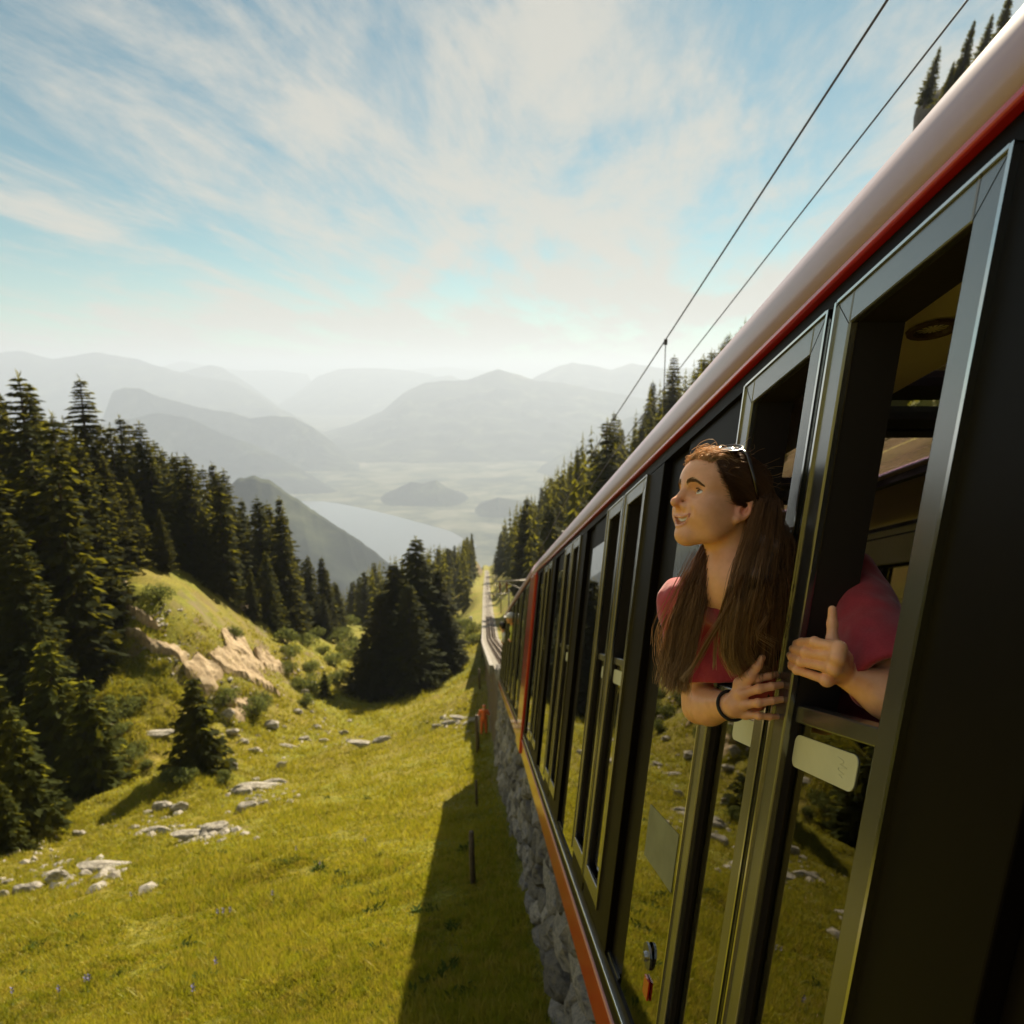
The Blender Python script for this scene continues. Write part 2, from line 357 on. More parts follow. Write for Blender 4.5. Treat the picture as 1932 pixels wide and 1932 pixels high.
mountain('mountain_ridge', [(610, 815), (660, 802), (720, 776), (760, 742), (800, 722), (850, 718), (880, 717), (940, 696), (975, 706), (1010, 718), (1060, 722), (1120, 735), (1180, 745), (1300, 770), (1500, 830)], 12500, ZL, 3600, 3500, .06, 6)
mountain('mountain_ridge', [(860, 780), (960, 730), (1000, 716), (1050, 692), (1080, 684), (1130, 692), (1155, 698), (1190, 685), (1250, 695), (1330, 694), (1450, 704), (1700, 720)], 16500, ZL, 5000, 4000, .05, 7)
mountain('mountain_ridge', [(150, 900), (180, 830), (197, 780), (213, 738), (235, 731), (262, 733), (300, 748), (335, 758), (400, 774), (440, 778), (470, 790), (520, 784), (555, 788), (590, 806), (625, 832), (660, 862), (712, 898), (760, 925)], 9400, ZL, 1100, 2300, .06, 8)
mountain('mountain_ridge', [(-420, 900), (-250, 860), (-100, 830), (60, 820), (200, 800), (300, 778), (360, 790), (420, 818), (480, 840), (540, 868), (600, 905), (650, 935)], 7700, ZL, 900, 1500, .06, 9)
mountain('mountain_ridge', [(0, 990), (150, 1000), (300, 985), (390, 950), (430, 918), (452, 903), (478, 897), (505, 904), (540, 928), (590, 962), (640, 995), (700, 1035), (780, 1100)], 2700, ZL, 1300, 900, .05, 10)
mountain('mountain_ridge', [(700, 950), (735, 928), (775, 909), (800, 912), (822, 905), (850, 924), (900, 946), (960, 960)], 6900, ZL, 600, 700, .05, 13, nr=30)
mountain('mountain_ridge', [(880, 975), (910, 950), (940, 938), (975, 944), (1020, 960), (1060, 985)], 6300, ZL, 500, 700, .05, 14, nr=30)
mountain('mountain_ridge', [(960, 915), (1020, 880), (1090, 836), (1180, 790), (1300, 740), (1500, 712), (1700, 690)], 9200, ZL, 1300, 2500, .06, 11)
# ---------------------------------------------------------------- haze
HAZE_TOP = 425.0       # just above the highest crest
def build_haze():
    m = bpy.data.materials.new('haze_air'); m.use_nodes = True; n = m.node_tree.nodes; n.clear()
    o = n.new('ShaderNodeOutputMaterial'); v = n.new('ShaderNodeVolumePrincipled')
    v.inputs['Color'].default_value = (.54, .62, .78, 1); v.inputs['Density'].default_value = 1.08e-4; v.inputs['Anisotropy'].default_value = .2
    m.node_tree.links.new(v.outputs[0], o.inputs['Volume'])
    mb = MB(); mb.box((-42000, -3200, ZL - 40), (42000, 62000, HAZE_TOP))
    tag(mb.build('haze', m), kind='stuff')
build_haze()
# ---------------------------------------------------------------- ground lookup
_gx = np.arange(-170, 130, 1.0); _gy = np.arange(0, 460, 1.0); _GX, _GY = np.meshgrid(_gx, _gy); _GZ = ground(_GX, _GY)
_hx = np.arange(-45, 2, .25); _hy = np.arange(0, 112, .25); _HX, _HY = np.meshgrid(_hx, _hy); _HZ = ground(_HX, _HY)
def bil(G, x0, y0, st, x, y):
    u = np.clip((x - x0) / st, 0, G.shape[1] - 1.001); v = np.clip((y - y0) / st, 0, G.shape[0] - 1.001); i = u.astype(int); j = v.astype(int); a = u - i; b = v - j
    return G[j, i] * (1 - a) * (1 - b) + G[j, i + 1] * a * (1 - b) + G[j + 1, i] * (1 - a) * b + G[j + 1, i + 1] * a * b
def gz(x, y):
    x = np.asarray(x, float); y = np.asarray(y, float)
    fine = (x > -45) & (x < 1.7) & (y > 0) & (y < 111.7)
    return np.where(fine, bil(_HZ, -45, 0, .25, x, y), bil(_GZ, -170, 0, 1., x, y))
def hits(px, py, dmax=420):
    "first ground point behind each spot of the picture"
    px = np.asarray(px, float); py = np.asarray(py, float)
    Dv = cF[None] + cR[None] * ((px - 966) / FPX)[:, None] - cU[None] * ((py - 966) / FPX)[:, None]
    d = np.full(len(px), 3.5); done = np.zeros(len(px), bool); prev = d.copy()
    for _ in range(190):
        P = Dv * d[:, None]; below = P[:, 2] < gz(P[:, 0], P[:, 1]); done |= below
        prev = np.where(done, prev, d); d = np.where(done, d, d * 1.025 + .03)
    lo, hi = prev, d.copy()
    for _ in range(12):
        mid = (lo + hi) / 2; P = Dv * mid[:, None]; b = P[:, 2] < gz(P[:, 0], P[:, 1]); hi = np.where(b, mid, hi); lo = np.where(b, lo, mid)
    P = Dv * hi[:, None]; P[:, 2] = gz(P[:, 0], P[:, 1]); P[~done | (hi > dmax)] = np.nan
    return P
def hit(x, y): return hits([x], [y])[0]
# ---------------------------------------------------------------- spruces
M_spruce = leafy('spruce_needles', [(.25, (.007, .011, .003)), (.5, (.015, .021, .004)), (.75, (.032, .038, .006))], 1.1, .42, (.20, .185, .012), .4)
M_spruce2 = leafy('spruce_needles_light', [(.25, (.014, .02, .004)), (.5, (.028, .036, .006)), (.75, (.05, .058, .008))], 1.1, .42, (.26, .25, .02), .3)
M_bark = simple('spruce_bark', (.06, .042, .028), .9, var=.4, scale=9, bump=.5)
def spruce_crown(seed, H=20., Rm=3.2, whorls=40, per=7, sprays=9, sz=.62, base=.06, gap=.12, power=.8):
    r = np.random.default_rng(seed); Q = []
    for wI in range(whorls):
        t = base + (1 - base) * (wI + r.uniform(-.3, .3)) / whorls; t = min(max(t, base), .995)
        z0 = H * t; env = Rm * (1 - t) ** power * (.55 + .45 * min(1, (t - base) / .12 + .35)) + .12
        n = max(5, int(per * (1 - .25 * t) + r.uniform(-1, 1)))
        a0 = r.uniform(0, 6.28)
        for b in range(n):
            if r.random() < gap: continue
            L = env * r.uniform(.6, 1.18); a = a0 + 6.283 * b / n + r.uniform(-.35, .35)
            droop = -.25 - .5 * (1 - t) + r.uniform(-.18, .12) if t < .9 else r.uniform(-.3, .3)
            k = max(2, int(sprays * L / Rm + 1.5))
            for q in range(k):
                s = (q + r.uniform(.2, 1)) / k; rad = L * s
                zz = z0 + rad * droop * (1 - .45 * s) + (.1 * L * s * s)
                ctr = np.array([math.cos(a) * rad, math.sin(a) * rad, zz])
                for side in (-1, 0, 1):
                    if side and r.random() < .25: continue
                    aa = a + side * r.uniform(.4, 1.1); ln = sz * r.uniform(.7, 1.35) * (1.15 - .5 * s * 0) * (.55 + .45 * (1 - t)); wd = ln * r.uniform(.26, .42)
                    dz = -r.uniform(.15, .7); d = np.array([math.cos(aa), math.sin(aa), dz]); d /= np.linalg.norm(d)
                    sd = np.cross(d, [0, 0, 1]); sd /= np.linalg.norm(sd); tw = r.uniform(-.9, .9); up = np.cross(sd, d); sd = sd * math.cos(tw) + up * math.sin(tw)
                    Q.append([ctr - d * ln * .2, ctr + d * ln * .3 + sd * wd, ctr + d * ln, ctr + d * ln * .3 - sd * wd])
    # leader
    for k in range(6):
        a = r.uniform(0, 6.28); c = np.array([0, 0, H * (.965 + .008 * k)]); d = np.array([math.cos(a) * .25, math.sin(a) * .25, .5]); sd = np.array([-math.sin(a), math.cos(a), 0]) * .05
        Q.append([c - d * .2, c + d * .3 + sd, c + d, c + d * .3 - sd])
    return quad_mesh('spruce_crown', Q)
def trunk_mesh(H=20., r0=.3):
    mb = MB(); mb.tube([(0, 0, -1.2), (0, 0, 0), (.03, .02, H * .3), (-.03, .02, H * .65), (0, 0, H * .985)], [r0 * 1.35, r0 * 1.05, r0 * .8, r0 * .4, .02], 7)
    for k in range(14):
        a = k * 2.4; z = H * (.04 + .05 * k); L = 1.5 * (1 - .05 * k); mb.tube([(0, 0, z), (math.cos(a) * L, math.sin(a) * L, z - .25 * L)], [.05, .015], 4)
    return mb.mesh('spruce_trunk', True)
HI = [spruce_crown(100 + i, Rm=rm, whorls=62, per=10, sprays=11, sz=.52, base=b, gap=g, power=pw) for i, (rm, b, g, pw) in enumerate([(3.6, .03, .10, .75), (3.1, .05, .16, .7), (4.2, .02, .08, .8), (2.6, .06, .2, .8)])]
LO = [spruce_crown(200 + i, Rm=rm, whorls=42, per=8, sprays=6, sz=.8, base=b, gap=.12, power=pw) for i, (rm, b, pw) in enumerate([(3.0, .06, .75), (2.5, .08, .7), (3.5, .05, .85), (2.1, .08, .75)])]
TRK = trunk_mesh(); TRK.materials.append(M_bark)
for me in HI + LO: me.materials.append(M_spruce)
YG = [spruce_crown(300 + i, H=20, Rm=rm, whorls=26, per=8, sprays=9, sz=1.5, base=.0, gap=.06, power=.85) for i, rm in enumerate((6.2, 5.4))]
for me in YG: me.materials.append(M_spruce2)
def plant_spruce(x, y, h, crown, label, group, wid=1.0):
    z = float(gz(x, y)) - .15
    t = empty('spruce_tree', (x, y, z), label, 'tree', group, rnd.uniform(0, 6.28))
    k = h / 20.
    t.scale = (k * wid, k * wid, k)
    link('crown', crown, None, t); link('trunk', TRK, None, t); return t
def apex_spruce(px, py, d, crown, label, group=None, wid=1.0):
    A = at(px, py, d); h = A[2] - float(gz(A[0], A[1]))
    return plant_spruce(A[0], A[1], max(h, 2.5), crown, label, group, wid), h
LFT = 'spruces on the bank across the gully'
spec = [(35, 706, 62, 0, 1.05, 'tall dense spruce, nearest of the big ones at the left edge of the forest'), (-12, 735, 66, 2, 1, None), (98, 782, 78, 1, 1, None), (150, 711, 74, 3, 1.15, 'tallest pointed spruce, standing above its neighbours in the forest across the gully'),
        (143, 822, 60, 1, .95, 'olive green spruce in front of the tallest pointed spruce'), (225, 785, 82, 3, 1.1, None), (262, 795, 80, 1, 1, None), (290, 832, 86, 0, 1, None), (350, 857, 84, 0, .95, None), (318, 890, 90, 3, 1, None),
        (400, 873, 98, 3, 1, None), (421, 885, 100, 1, .9, None), (455, 942, 108, 3, 1, None), (485, 937, 106, 1, 1, None), (526, 937, 102, 3, .8, 'slim open-tipped spruce standing clear at the right end of the forest'),
        (500, 1040, 92, 0, .9, None), (546, 1036, 120, 1, 1, None), (580, 1048, 125, 0, .9, None), (606, 1050, 130, 3, 1, None), (634, 1100, 142, 1, 1, None), (470, 1070, 88, 3, .9, None),
        (380, 960, 84, 2, .9, None), (240, 900, 72, 0, .9, None), (60, 860, 56, 1, 1.0, None), (195, 860, 68, 2, .85, None), (300, 960, 74, 1, .9, None), (430, 1000, 90, 0, .9, None), (20, 980, 50, 1, .95, None), (560, 1110, 112, 3, 1, None), (610, 1120, 125, 1, 1, None)]
hs = []
_ORD = 'first second third fourth fifth sixth seventh eighth ninth tenth eleventh twelfth thirteenth fourteenth fifteenth sixteenth seventeenth eighteenth nineteenth twentieth'.split() + ['twenty-' + q for q in 'first second third fourth fifth sixth seventh eighth ninth'.split()] + ['thirtieth']
_rank = {q[0]: _ORD[i] for i, q in enumerate(sorted(spec))}
for px, py, d, k, wd, lab in spec:
    t, h = apex_spruce(px, py, d, HI[k], lab or 'dark front row spruce on the bank across the gully, ' + _rank[px] + ' tip from the left', None if lab else LFT, wd * 1.45); hs.append((px, d, round(h, 1)))
print('TREES', hs)
for px, py, d, wd, lab in [(85, 1195, 47, 1.0, 'young spruce in front of the tall forest, left of the shorter dark one'), (160, 1275, 45.5, 1.1, 'short dark young spruce in front of the tall forest beside the meadow edge'), (361, 1270, 46, 1.1, 'lone small spruce on the gully floor below the pale rock slabs'),
                           (18, 1325, 37, 1.0, 'bright green young spruce at the far left beside the boulders'), (611, 1262, 82, .9, 'tiny spruce in the gully beside a leaning dead branch'), (-60, 1180, 44, 1, 'young spruce at the left margin behind the bright green one'), (0, 1470, 35, 1.1, 'low bushy spruce at the left margin above the boulders')]:
    t, h = apex_spruce(px, py, d, YG[0 if px % 2 else 1], lab, None, wd); print('young', px, round(h, 1))
for px, py, d, k, wd, lab in [(784, 1014, 95, 0, 1.15, 'tallest spruce of the dark clump in the middle of the meadow'), (742, 1062, 92, 2, 1.1, 'second tallest spruce of the meadow clump, left of its tip'), (716, 1118, 89, 0, 1.1, 'spruce at the left flank of the meadow clump'),
                              (826, 1072, 97, 1, 1.15, 'spruce at the right flank of the meadow clump'), (688, 1195, 86, 2, 1.2, 'lowest spruce at the left foot of the meadow clump'), (770, 1100, 88, 2, 1.1, 'spruce in front of the tallest one in the meadow clump'), (846, 1150, 95, 0, 1.1, 'short spruce at the right foot of the meadow clump')]:
    t, h = apex_spruce(px, py, d, HI[k], lab, None, wd * 1.62); print('clump', px, round(h, 1))
def env(px, pts): return np.interp(px, [p[0] for p in pts], [p[1] for p in pts])
def fill(n, xr, yr, hr, pts, crowns, label, group, pxr, mind=2.6, slack=8):
    put = []; tries = 0; rr = random.Random(len(label) * 7 + n)
    while len(put) < n and tries < n * 160:
        tries += 1
        x = rr.uniform(*xr); y = rr.uniform(*yr)
        if any((x - a) ** 2 + (y - b) ** 2 < mind * mind for a, b in put): continue
        z = float(gz(x, y)); u, v, d = to_px((x, y, z))
        if not pxr[0] < u < pxr[1]: continue
        h = rr.uniform(*hr); u2, v2, _ = to_px((x, y, z + h)); lim = env(u2, pts) + rr.uniform(-2, slack)
        if v2 < lim:
            h2 = h * (v - lim) / max(v - v2, 1)
            if h2 < hr[0] * .55: continue
            h = h2
        if abs(x - float(track_x(y))) < 5.5: continue
        put.append((x, y)); plant_spruce(x, y, h, rr.choice(crowns), label, group, rr.uniform(1.05, 1.5))
    print(group, len(put), tries)
fill(60, (-120, -27), (48, 175), (14, 26), [(-400, 700), (0, 735), (35, 712), (100, 790), (150, 725), (205, 800), (230, 790), (290, 838), (350, 862), (420, 890), (440, 960), (485, 940), (530, 945), (548, 1045), (605, 1056), (645, 1120)], LO,
     'dark spruce behind the front row on the bank across the gully', 'spruces further back on the bank across the gully', (-250, 640), 3.2)
fill(46, (-85, 2), (165, 430), (12, 22), [(600, 1200), (640, 1112), (690, 1072), (740, 1032), (760, 1045), (800, 1040), (822, 1015), (850, 1035), (880, 1010), (905, 992), (915, 1075), (930, 1080)], LO,
     'spruce in the dark belt of forest between the meadow clump and the lake', 'spruces in the forest belt above the lake', (625, 915), 4.0)
fill(112, (6, 125), (95, 430), (13, 22), [(900, 1010), (912, 985), (950, 945), (1010, 925), (1040, 880), (1060, 852), (1110, 782), (1150, 762), (1190, 732), (1240, 690), (1290, 652), (1330, 668), (1385, 620), (1450, 560)], LO,
     'spruce on the steep wooded slope seen over the train roof', 'spruces on the slope above the train', (905, 1400), 3.6)
fill(14, (7, 40), (50, 110), (7, 13), [(900, 1000), (940, 1000), (1000, 960), (1100, 860), (1300, 700), (1500, 500)], LO, 'smaller spruce close above the track behind the train roof', 'small spruces close above the track', (925, 1300), 4)
# the depth of the forest behind those: far more trees than one could count
def forest_mass():
    r = np.random.default_rng(77); rr = random.Random(5); protos = []
    for k in range(4):
        Q = []
        for w in range(13):
            t = .05 + .93 * w / 13; R_ = (3.3 - .4 * k) * (1 - t) ** .8 + .15; n = max(4, int(9 * (1 - .5 * t)))
            for b in range(n):
                a = 6.283 * (b + r.random()) / n; L = R_ * r.uniform(.7, 1.2); d = np.array([math.cos(a), math.sin(a), 0]); sd = np.array([-math.sin(a), math.cos(a), 0]) * L * r.uniform(.22, .4); z = 20 * t + r.uniform(-.4, .4)
                Q.append([d * L * .1 + [0, 0, z + .5], d * L * .6 + sd + [0, 0, z - .25 * L], d * L + [0, 0, z - .55 * L], d * L * .6 - sd + [0, 0, z - .25 * L]])
        Q += [[[-.12, 0, 18.6], [.12, 0, 18.6], [.02, 0, 20.4], [-.02, 0, 20.4]], [[-.18, 0, -1], [.18, 0, -1], [.1, 0, 17], [-.1, 0, 17]]]
        protos.append(np.array(Q))
    out = []
    def grow(n, xr, yr, hr, pts, pxr):
        put = 0; tries = 0
        while put < n and tries < n * 60:
            tries += 1; x = rr.uniform(*xr); y = rr.uniform(*yr); z = float(gz(x, y)); u, v, d = to_px((x, y, z))
            if not pxr[0] < u < pxr[1] or abs(x - float(track_x(y))) < 6: continue
            h = rr.uniform(*hr); u2, v2, _ = to_px((x, y, z + h)); lim = env(u2, pts) + rr.uniform(0, 14)
            if v2 < lim:
                h = h * (v - lim) / max(v - v2, 1)
                if h < hr[0] * .5: continue
            a = rr.uniform(0, 6.28); k = h / 20; w = k * rr.uniform(1.0, 1.4); Mx = np.array([[math.cos(a) * w, -math.sin(a) * w, 0], [math.sin(a) * w, math.cos(a) * w, 0], [0, 0, k]])
            out.append(protos[rr.randrange(4)] @ Mx.T + np.array([x, y, z])); put += 1
        print('mass', put, tries)
    grow(190, (-120, 0), (150, 440), (11, 21), [(560, 1230), (600, 1180), (640, 1112), (690, 1072), (740, 1032), (760, 1045), (800, 1040), (822, 1015), (850, 1035), (880, 1010), (905, 992), (915, 1075), (930, 1080)], (590, 916))
    grow(260, (7, 130), (80, 450), (11, 20), [(900, 1010), (912, 985), (950, 945), (1010, 925), (1040, 880), (1060, 852), (1110, 782), (1150, 762), (1190, 732), (1240, 690), (1290, 652), (1330, 668), (1385, 620), (1450, 560)], (916, 1420))
    grow(170, (14, 150), (40, 260), (10, 17), [(1300, 800), (1400, 660), (1450, 600), (1700, 330), (1930, 90), (2600, -500)], (1380, 2500))
    grow(120, (6.5, 42), (170, 440), (15, 24), [(900, 1000), (912, 985), (950, 940), (1010, 922), (1040, 880), (1110, 790), (1300, 700)], (914, 1150))
    grow(60, (-45, -3), (170, 340), (15, 22), [(760, 1040), (800, 1040), (822, 1015), (850, 1035), (880, 1010), (905, 990), (918, 1080)], (770, 917))
    grow(110, (-140, -30), (45, 185), (11, 20), [(-400, 720), (0, 750), (35, 730), (100, 800), (150, 745), (205, 815), (290, 850), (350, 880), (420, 905), (440, 980), (485, 960), (530, 965), (548, 1060), (605, 1070), (645, 1135)], (-250, 640))
    tag(link('distant_forest', quad_mesh('distant_forest', np.concatenate(out)), M_spruce), kind='stuff')
forest_mass()
# crag high on the right with bent spruces
def rock_mesh(seed, sub=3, sq=(1, 1, .7), rough=.35, facet=True):
    bm = bmesh.new(); bmesh.ops.create_icosphere(bm, subdivisions=sub, radius=1.0)
    V = np.array([v.co[:] for v in bm.verts]); r = np.random.default_rng(seed)
    for _ in range(9):
        d = r.normal(size=3); d /= np.linalg.norm(d); c = r.uniform(.55, .85); k = V @ d; V = V - np.maximum(k - c, 0)[:, None] * d[None] * .92
    n = fbm(V[:, 0] * 1.7 + seed, V[:, 1] * 1.7, V[:, 2] * 1.7, 4) * rough; V = V * (1 + n)[:, None] * np.array(sq)
    for v, p in zip(bm.verts, V): v.co = p
    me = bpy.data.meshes.new('rock'); bm.to_mesh(me); bm.free(); return me
def limestone(name, c0, c1, c2, scale=3.0):
    m, n, l, p = mat_new(name); tc = n.new('ShaderNodeTexCoord'); v = tc.outputs['Object']
    a = tex(n, l, v, scale, 9, .7, .3); b = tex(n, l, v, scale * 5, 6, .7)
    c = ramp(n, l, a, [(.32, c0), (.5, c1), (.7, c2)]); c = mixc(n, l, .5, c, ramp(n, l, b, [(.3, (.35, .35, .35)), (.65, (1, 1, 1))]), 'MULTIPLY')
    l.new(c, p.inputs['Base Color']); p.inputs['Roughness'].default_value = .9; p.inputs['Specular IOR Level'].default_value = .2
    bp = n.new('ShaderNodeBump'); bp.inputs['Strength'].default_value = .7; bp.inputs['Distance'].default_value = .15; l.new(a, bp.inputs['Height']); l.new(bp.outputs[0], p.inputs['Normal'])
    return m
M_lime = limestone('limestone', (.15, .13, .11), (.36, .33, .29), (.52, .49, .44))
M_crag = limestone('crag_rock', (.06, .055, .045), (.16, .14, .12), (.28, .25, .21), 2.6)
A = at(1838, 205, 130); gA = float(gz(min(A[0], 125), A[1]))
crag = link('rock_crag', rock_mesh(8, 5, (1, 1, 1), .6), M_crag, None, (A[0] + 5, A[1] + 3, A[2] - 23)); crag.scale = (17, 14, 27); tag(crag, 'grey rock crag rising above the train roof at the upper right', 'cliff')
for i, (px, py, bx, by, lab) in enumerate([(1779, 127, 1760, 196, 'ragged spruce on the edge of the crag, lowest of the row'), (1841, 77, 1822, 160, 'tallest ragged spruce in the middle of the crag row'), (1870, 64, 1862, 130, 'small spruce tucked beside the tallest one on the crag'), (1911, 17, 1890, 120, 'uppermost leaning spruce on the crag near the picture corner'), (1808, 150, 1800, 185, 'stunted bush-like spruce between two taller ones on the crag')]):
    B = at(bx - 14, by - 16, 124); T = at(px - 14, py - 34, 124); t = empty('spruce_tree', B - np.array([0, 0, 1.5]), lab, 'tree', 'spruces on the crag', i * 1.3); k = (T[2] - B[2] + 1.5) / 20; t.scale = (k * 1.1, k * 1.1, k); t.rotation_euler = (0, R(11), i * .1)
    link('crown', HI[3] if i % 2 else HI[1], None, t); link('trunk', TRK, None, t)
# ---------------------------------------------------------------- pale slabs on the far bank
M_slab = limestone('pale_slab_rock', (.2, .145, .085), (.38, .29, .19), (.48, .385, .27), .9)
def slab(poly, label, lift=.42):
    pts = [(x * .3907, y * .3907 + 660) for x, y in poly]
    P = hits([p[0] for p in pts], [p[1] for p in pts])
    if np.isnan(P).any(): print('slab miss', label); return
    c = P.mean(0); bm = bmesh.new(); vs = [bm.verts.new(p - c) for p in P]; f = bm.faces.new(vs)
    bmesh.ops.triangulate(bm, faces=[f]); 
    for _ in range(4): bmesh.ops.subdivide_edges(bm, edges=[e for e in bm.edges if e.calc_length() > .5], cuts=1, use_grid_fill=False); bmesh.ops.triangulate(bm, faces=bm.faces[:])
    for v in bm.verts:
        w = np.array(v.co) + c; edge = any(e.is_boundary for e in v.link_edges)
        n = fbm(w[0] * .8, w[1] * .8, w[2] * .5, 4)
        v.co.z = float(gz(w[0], w[1])) - c[2] + (lift * (.15 if edge else 1) + abs(n) * .3 * (0 if edge else 1))
        v.co.x += n * .25; v.co.y += n * .2
    ex = bmesh.ops.extrude_face_region(bm, geom=bm.faces[:])
    for v in [g for g in ex['geom'] if isinstance(g, bmesh.types.BMVert)]: v.co.z -= 1.0
    bmesh.ops.recalc_face_normals(bm, faces=bm.faces)
    me = bpy.data.meshes.new('rock_slab'); bm.to_mesh(me); bm.free()
    tag(link('rock_slab', me, M_slab, None, c), label, 'rock')
slab([(610, 1345), (700, 1380), (800, 1430), (920, 1480), (885, 1522), (760, 1475), (660, 1425), (600, 1385)], 'long pale rock slab running down from the forest edge across the bank')
slab([(880, 1525), (940, 1475), (1040, 1525), (1075, 1565), (1050, 1650), (1000, 1700), (960, 1640), (900, 1580)], 'broad pale rock slab directly above the lone small spruce')
slab([(1000, 1485), (1110, 1440), (1200, 1500), (1280, 1600), (1360, 1680), (1290, 1645), (1180, 1590), (1085, 1560)], 'slanting pale slab in the middle of the rocky bank')
slab([(1070, 1370), (1120, 1355), (1180, 1390), (1210, 1450), (1290, 1560), (1240, 1540), (1150, 1482), (1085, 1440)], 'smooth rounded pale slab, highest of the large ones on the bank')
slab([(1220, 1450), (1300, 1475), (1440, 1565), (1380, 1570), (1290, 1545)], 'narrow pale slab furthest along the bank')
slab([(1080, 1690), (1200, 1700), (1250, 1690), (1200, 1745), (1100, 1735)], 'flat pale slab low on the bank just above the gully floor')
slab([(600, 1240), (660, 1250), (720, 1290), (795, 1360), (740, 1348), (660, 1295), (610, 1270)], 'pale strip of rock near the foot of the dark forest')
slab([(545, 1125), (590, 1128), (645, 1180), (600, 1180)], 'small pale rock patch at the very edge of the forest')
slab([(1150, 1240), (1190, 1248), (1275, 1305), (1215, 1305)], 'small pale rock patch under the spruces at the top of the bank')
slab([(1090, 1740), (1190, 1738), (1180, 1800), (1100, 1795)], 'squarish pale block of rock at the foot of the bank')
# ---------------------------------------------------------------- boulders
RK = [rock_mesh(20 + i, 3, sq, .3) for i, sq in enumerate([(1, .8, .6), (1, .7, .5), (1.2, .7, .4), (1, .9, .7), (1.5, .6, .35), (1.1, .8, .45)])]
for me in RK: me.materials.append(M_lime)
def boulder(px, py, w, k, label=None, flat=1.0):
    P = hit(px, py)
    if np.isnan(P).any(): return
    d = float(P @ cF); s = w * d / FPX / 2
    o = link('boulder', RK[k], None, None, P + np.array([0, 0, s * .18])); o.scale = (s, s * .8, s * flat); o.rotation_euler = (rnd.uniform(-.2, .2), rnd.uniform(-.2, .2), rnd.uniform(-.4, .4))
    tag(o, label or 'grey limestone rock lying in the grass of the gully', 'rock', None if label else 'scattered rocks in the gully')
for b in [(55, 1684, 56, 0, 'pale rounded boulder nearest in the lower left'), (112, 1663, 54, 3, 'boulder with a dark cleft right of the pale rounded one'), (200, 1640, 66, 4, 'long flat boulder at the right end of the near row'), (150, 1575, 26, 0, 'small pale boulder alone below the short dark spruce'),
          (253, 1564, 24, 1, 'small boulder beside a low rock heap'), (292, 1573, 50, 2, 'low broad rock in front of a twin-humped rock'), (308, 1527, 44, 0, 'left hump of the twin-humped rock in the gully'), (340, 1528, 38, 3, 'right hump of the twin-humped rock in the gully'),
          (370, 1578, 60, 4, None), (410, 1567, 56, 5, None), (455, 1497, 50, 1, None), (492, 1488, 54, 4, None), (520, 1480, 40, 2, None), (470, 1525, 46, 5, None), (497, 1518, 24, 0, None),
          (438, 1450, 34, 3, 'dark-sided angular rock above the long rock heap'), (512, 1371, 40, 1, None), (295, 1388, 44, 4, None), (433, 1352, 34, 3, None), (440, 1385, 30, 0, None), (458, 1402, 26, 1, None), (530, 1448, 26, 3, None), (597, 1374, 24, 1, None), (612, 1400, 20, 0, None),
          (690, 1406, 44, 4, None), (720, 1398, 30, 2, None), (560, 1345, 26, 1, None), (575, 1395, 22, 5, None), (15, 1668, 26, 0, None), (8, 1692, 30, 3, None), (30, 1610, 22, 1, None), (870, 1357, 30, 4, None), (848, 1366, 26, 2, None), (893, 1362, 24, 1, None), (825, 1372, 20, 0, None),
          (165, 1652, 30, 5, None), (480, 1418, 24, 0, None), (405, 1425, 22, 1, None), (545, 1410, 24, 4, None), (650, 1385, 20, 3, None), (590, 1290, 18, 1, None), (575, 1310, 22, 3, None), (790, 1885, 30, 2, 'flat pale stone lying in the shade of the train')]:
    boulder(*b)
# scree: more broken stone than one could count
def scree():
    mb = MB(); base = [np.array([v.co[:] for v in rock_mesh(70 + i, 1, (1, .8, .5), .4).vertices]) for i in range(4)]
    tmp = rock_mesh(70, 1); Fc = [tuple(p.vertices) for p in tmp.polygons]
    rr = np.random.default_rng(3); c = [(430, 1370, 60, 40), (500, 1400, 90, 40), (590, 1340, 50, 40), (300, 1560, 70, 25), (480, 1500, 70, 22), (120, 1650, 110, 22), (640, 1390, 80, 20), (860, 1362, 50, 12), (610, 1280, 40, 30), (60, 1600, 60, 30), (400, 1575, 60, 15), (330, 1235, 70, 25), (480, 1255, 70, 40), (430, 1300, 70, 30), (560, 1240, 40, 40), (300, 1165, 50, 20)]
    px = []; py = []
    for x, y, sx, sy in c:
        px += list(rr.normal(x, sx * .6, 60)); py += list(rr.normal(y, sy * .6, 60))
    P = hits(px, py)
    for p in P:
        if np.isnan(p).any(): continue
        s = abs(rr.normal(0, .14)) + .05; a = rr.uniform(0, 6.28); B = base[rr.integers(4)] * s; B = np.c_[B[:, 0] * math.cos(a) - B[:, 1] * math.sin(a), B[:, 0] * math.sin(a) + B[:, 1] * math.cos(a), B[:, 2]] + p
        mb.add(B, Fc)
    tag(mb.build('scree', M_lime), kind='stuff')
scree()
# ---------------------------------------------------------------- bushes
M_bush = leafy('bush_leaves', [(.3, (.05, .07, .02)), (.55, (.09, .11, .035)), (.75, (.15, .16, .06))], 2.5, .35, (.22, .24, .05), .3)
def bush_mesh(seed):
    r = np.random.default_rng(seed); Q = []
    L = [(r.uniform(-.6, .6), r.uniform(-.6, .6), r.uniform(.25, .75), r.uniform(.3, .5)) for _ in range(7)]
    for x, y, z, q in L:
        for _ in range(150):
            d = r.normal(size=3); d /= np.linalg.norm(d); p = np.array([x, y, z]) + d * q * r.uniform(.6, 1.05); p[2] = max(p[2], 0)
            a = r.normal(size=3); a /= np.linalg.norm(a); b = np.cross(a, d); b /= np.linalg.norm(b) + 1e-6; s = r.uniform(.04, .09)
            Q.append([p - a * s, p + b * s * .6, p + a * s, p - b * s * .6])
    return quad_mesh('bush_leaves', Q)
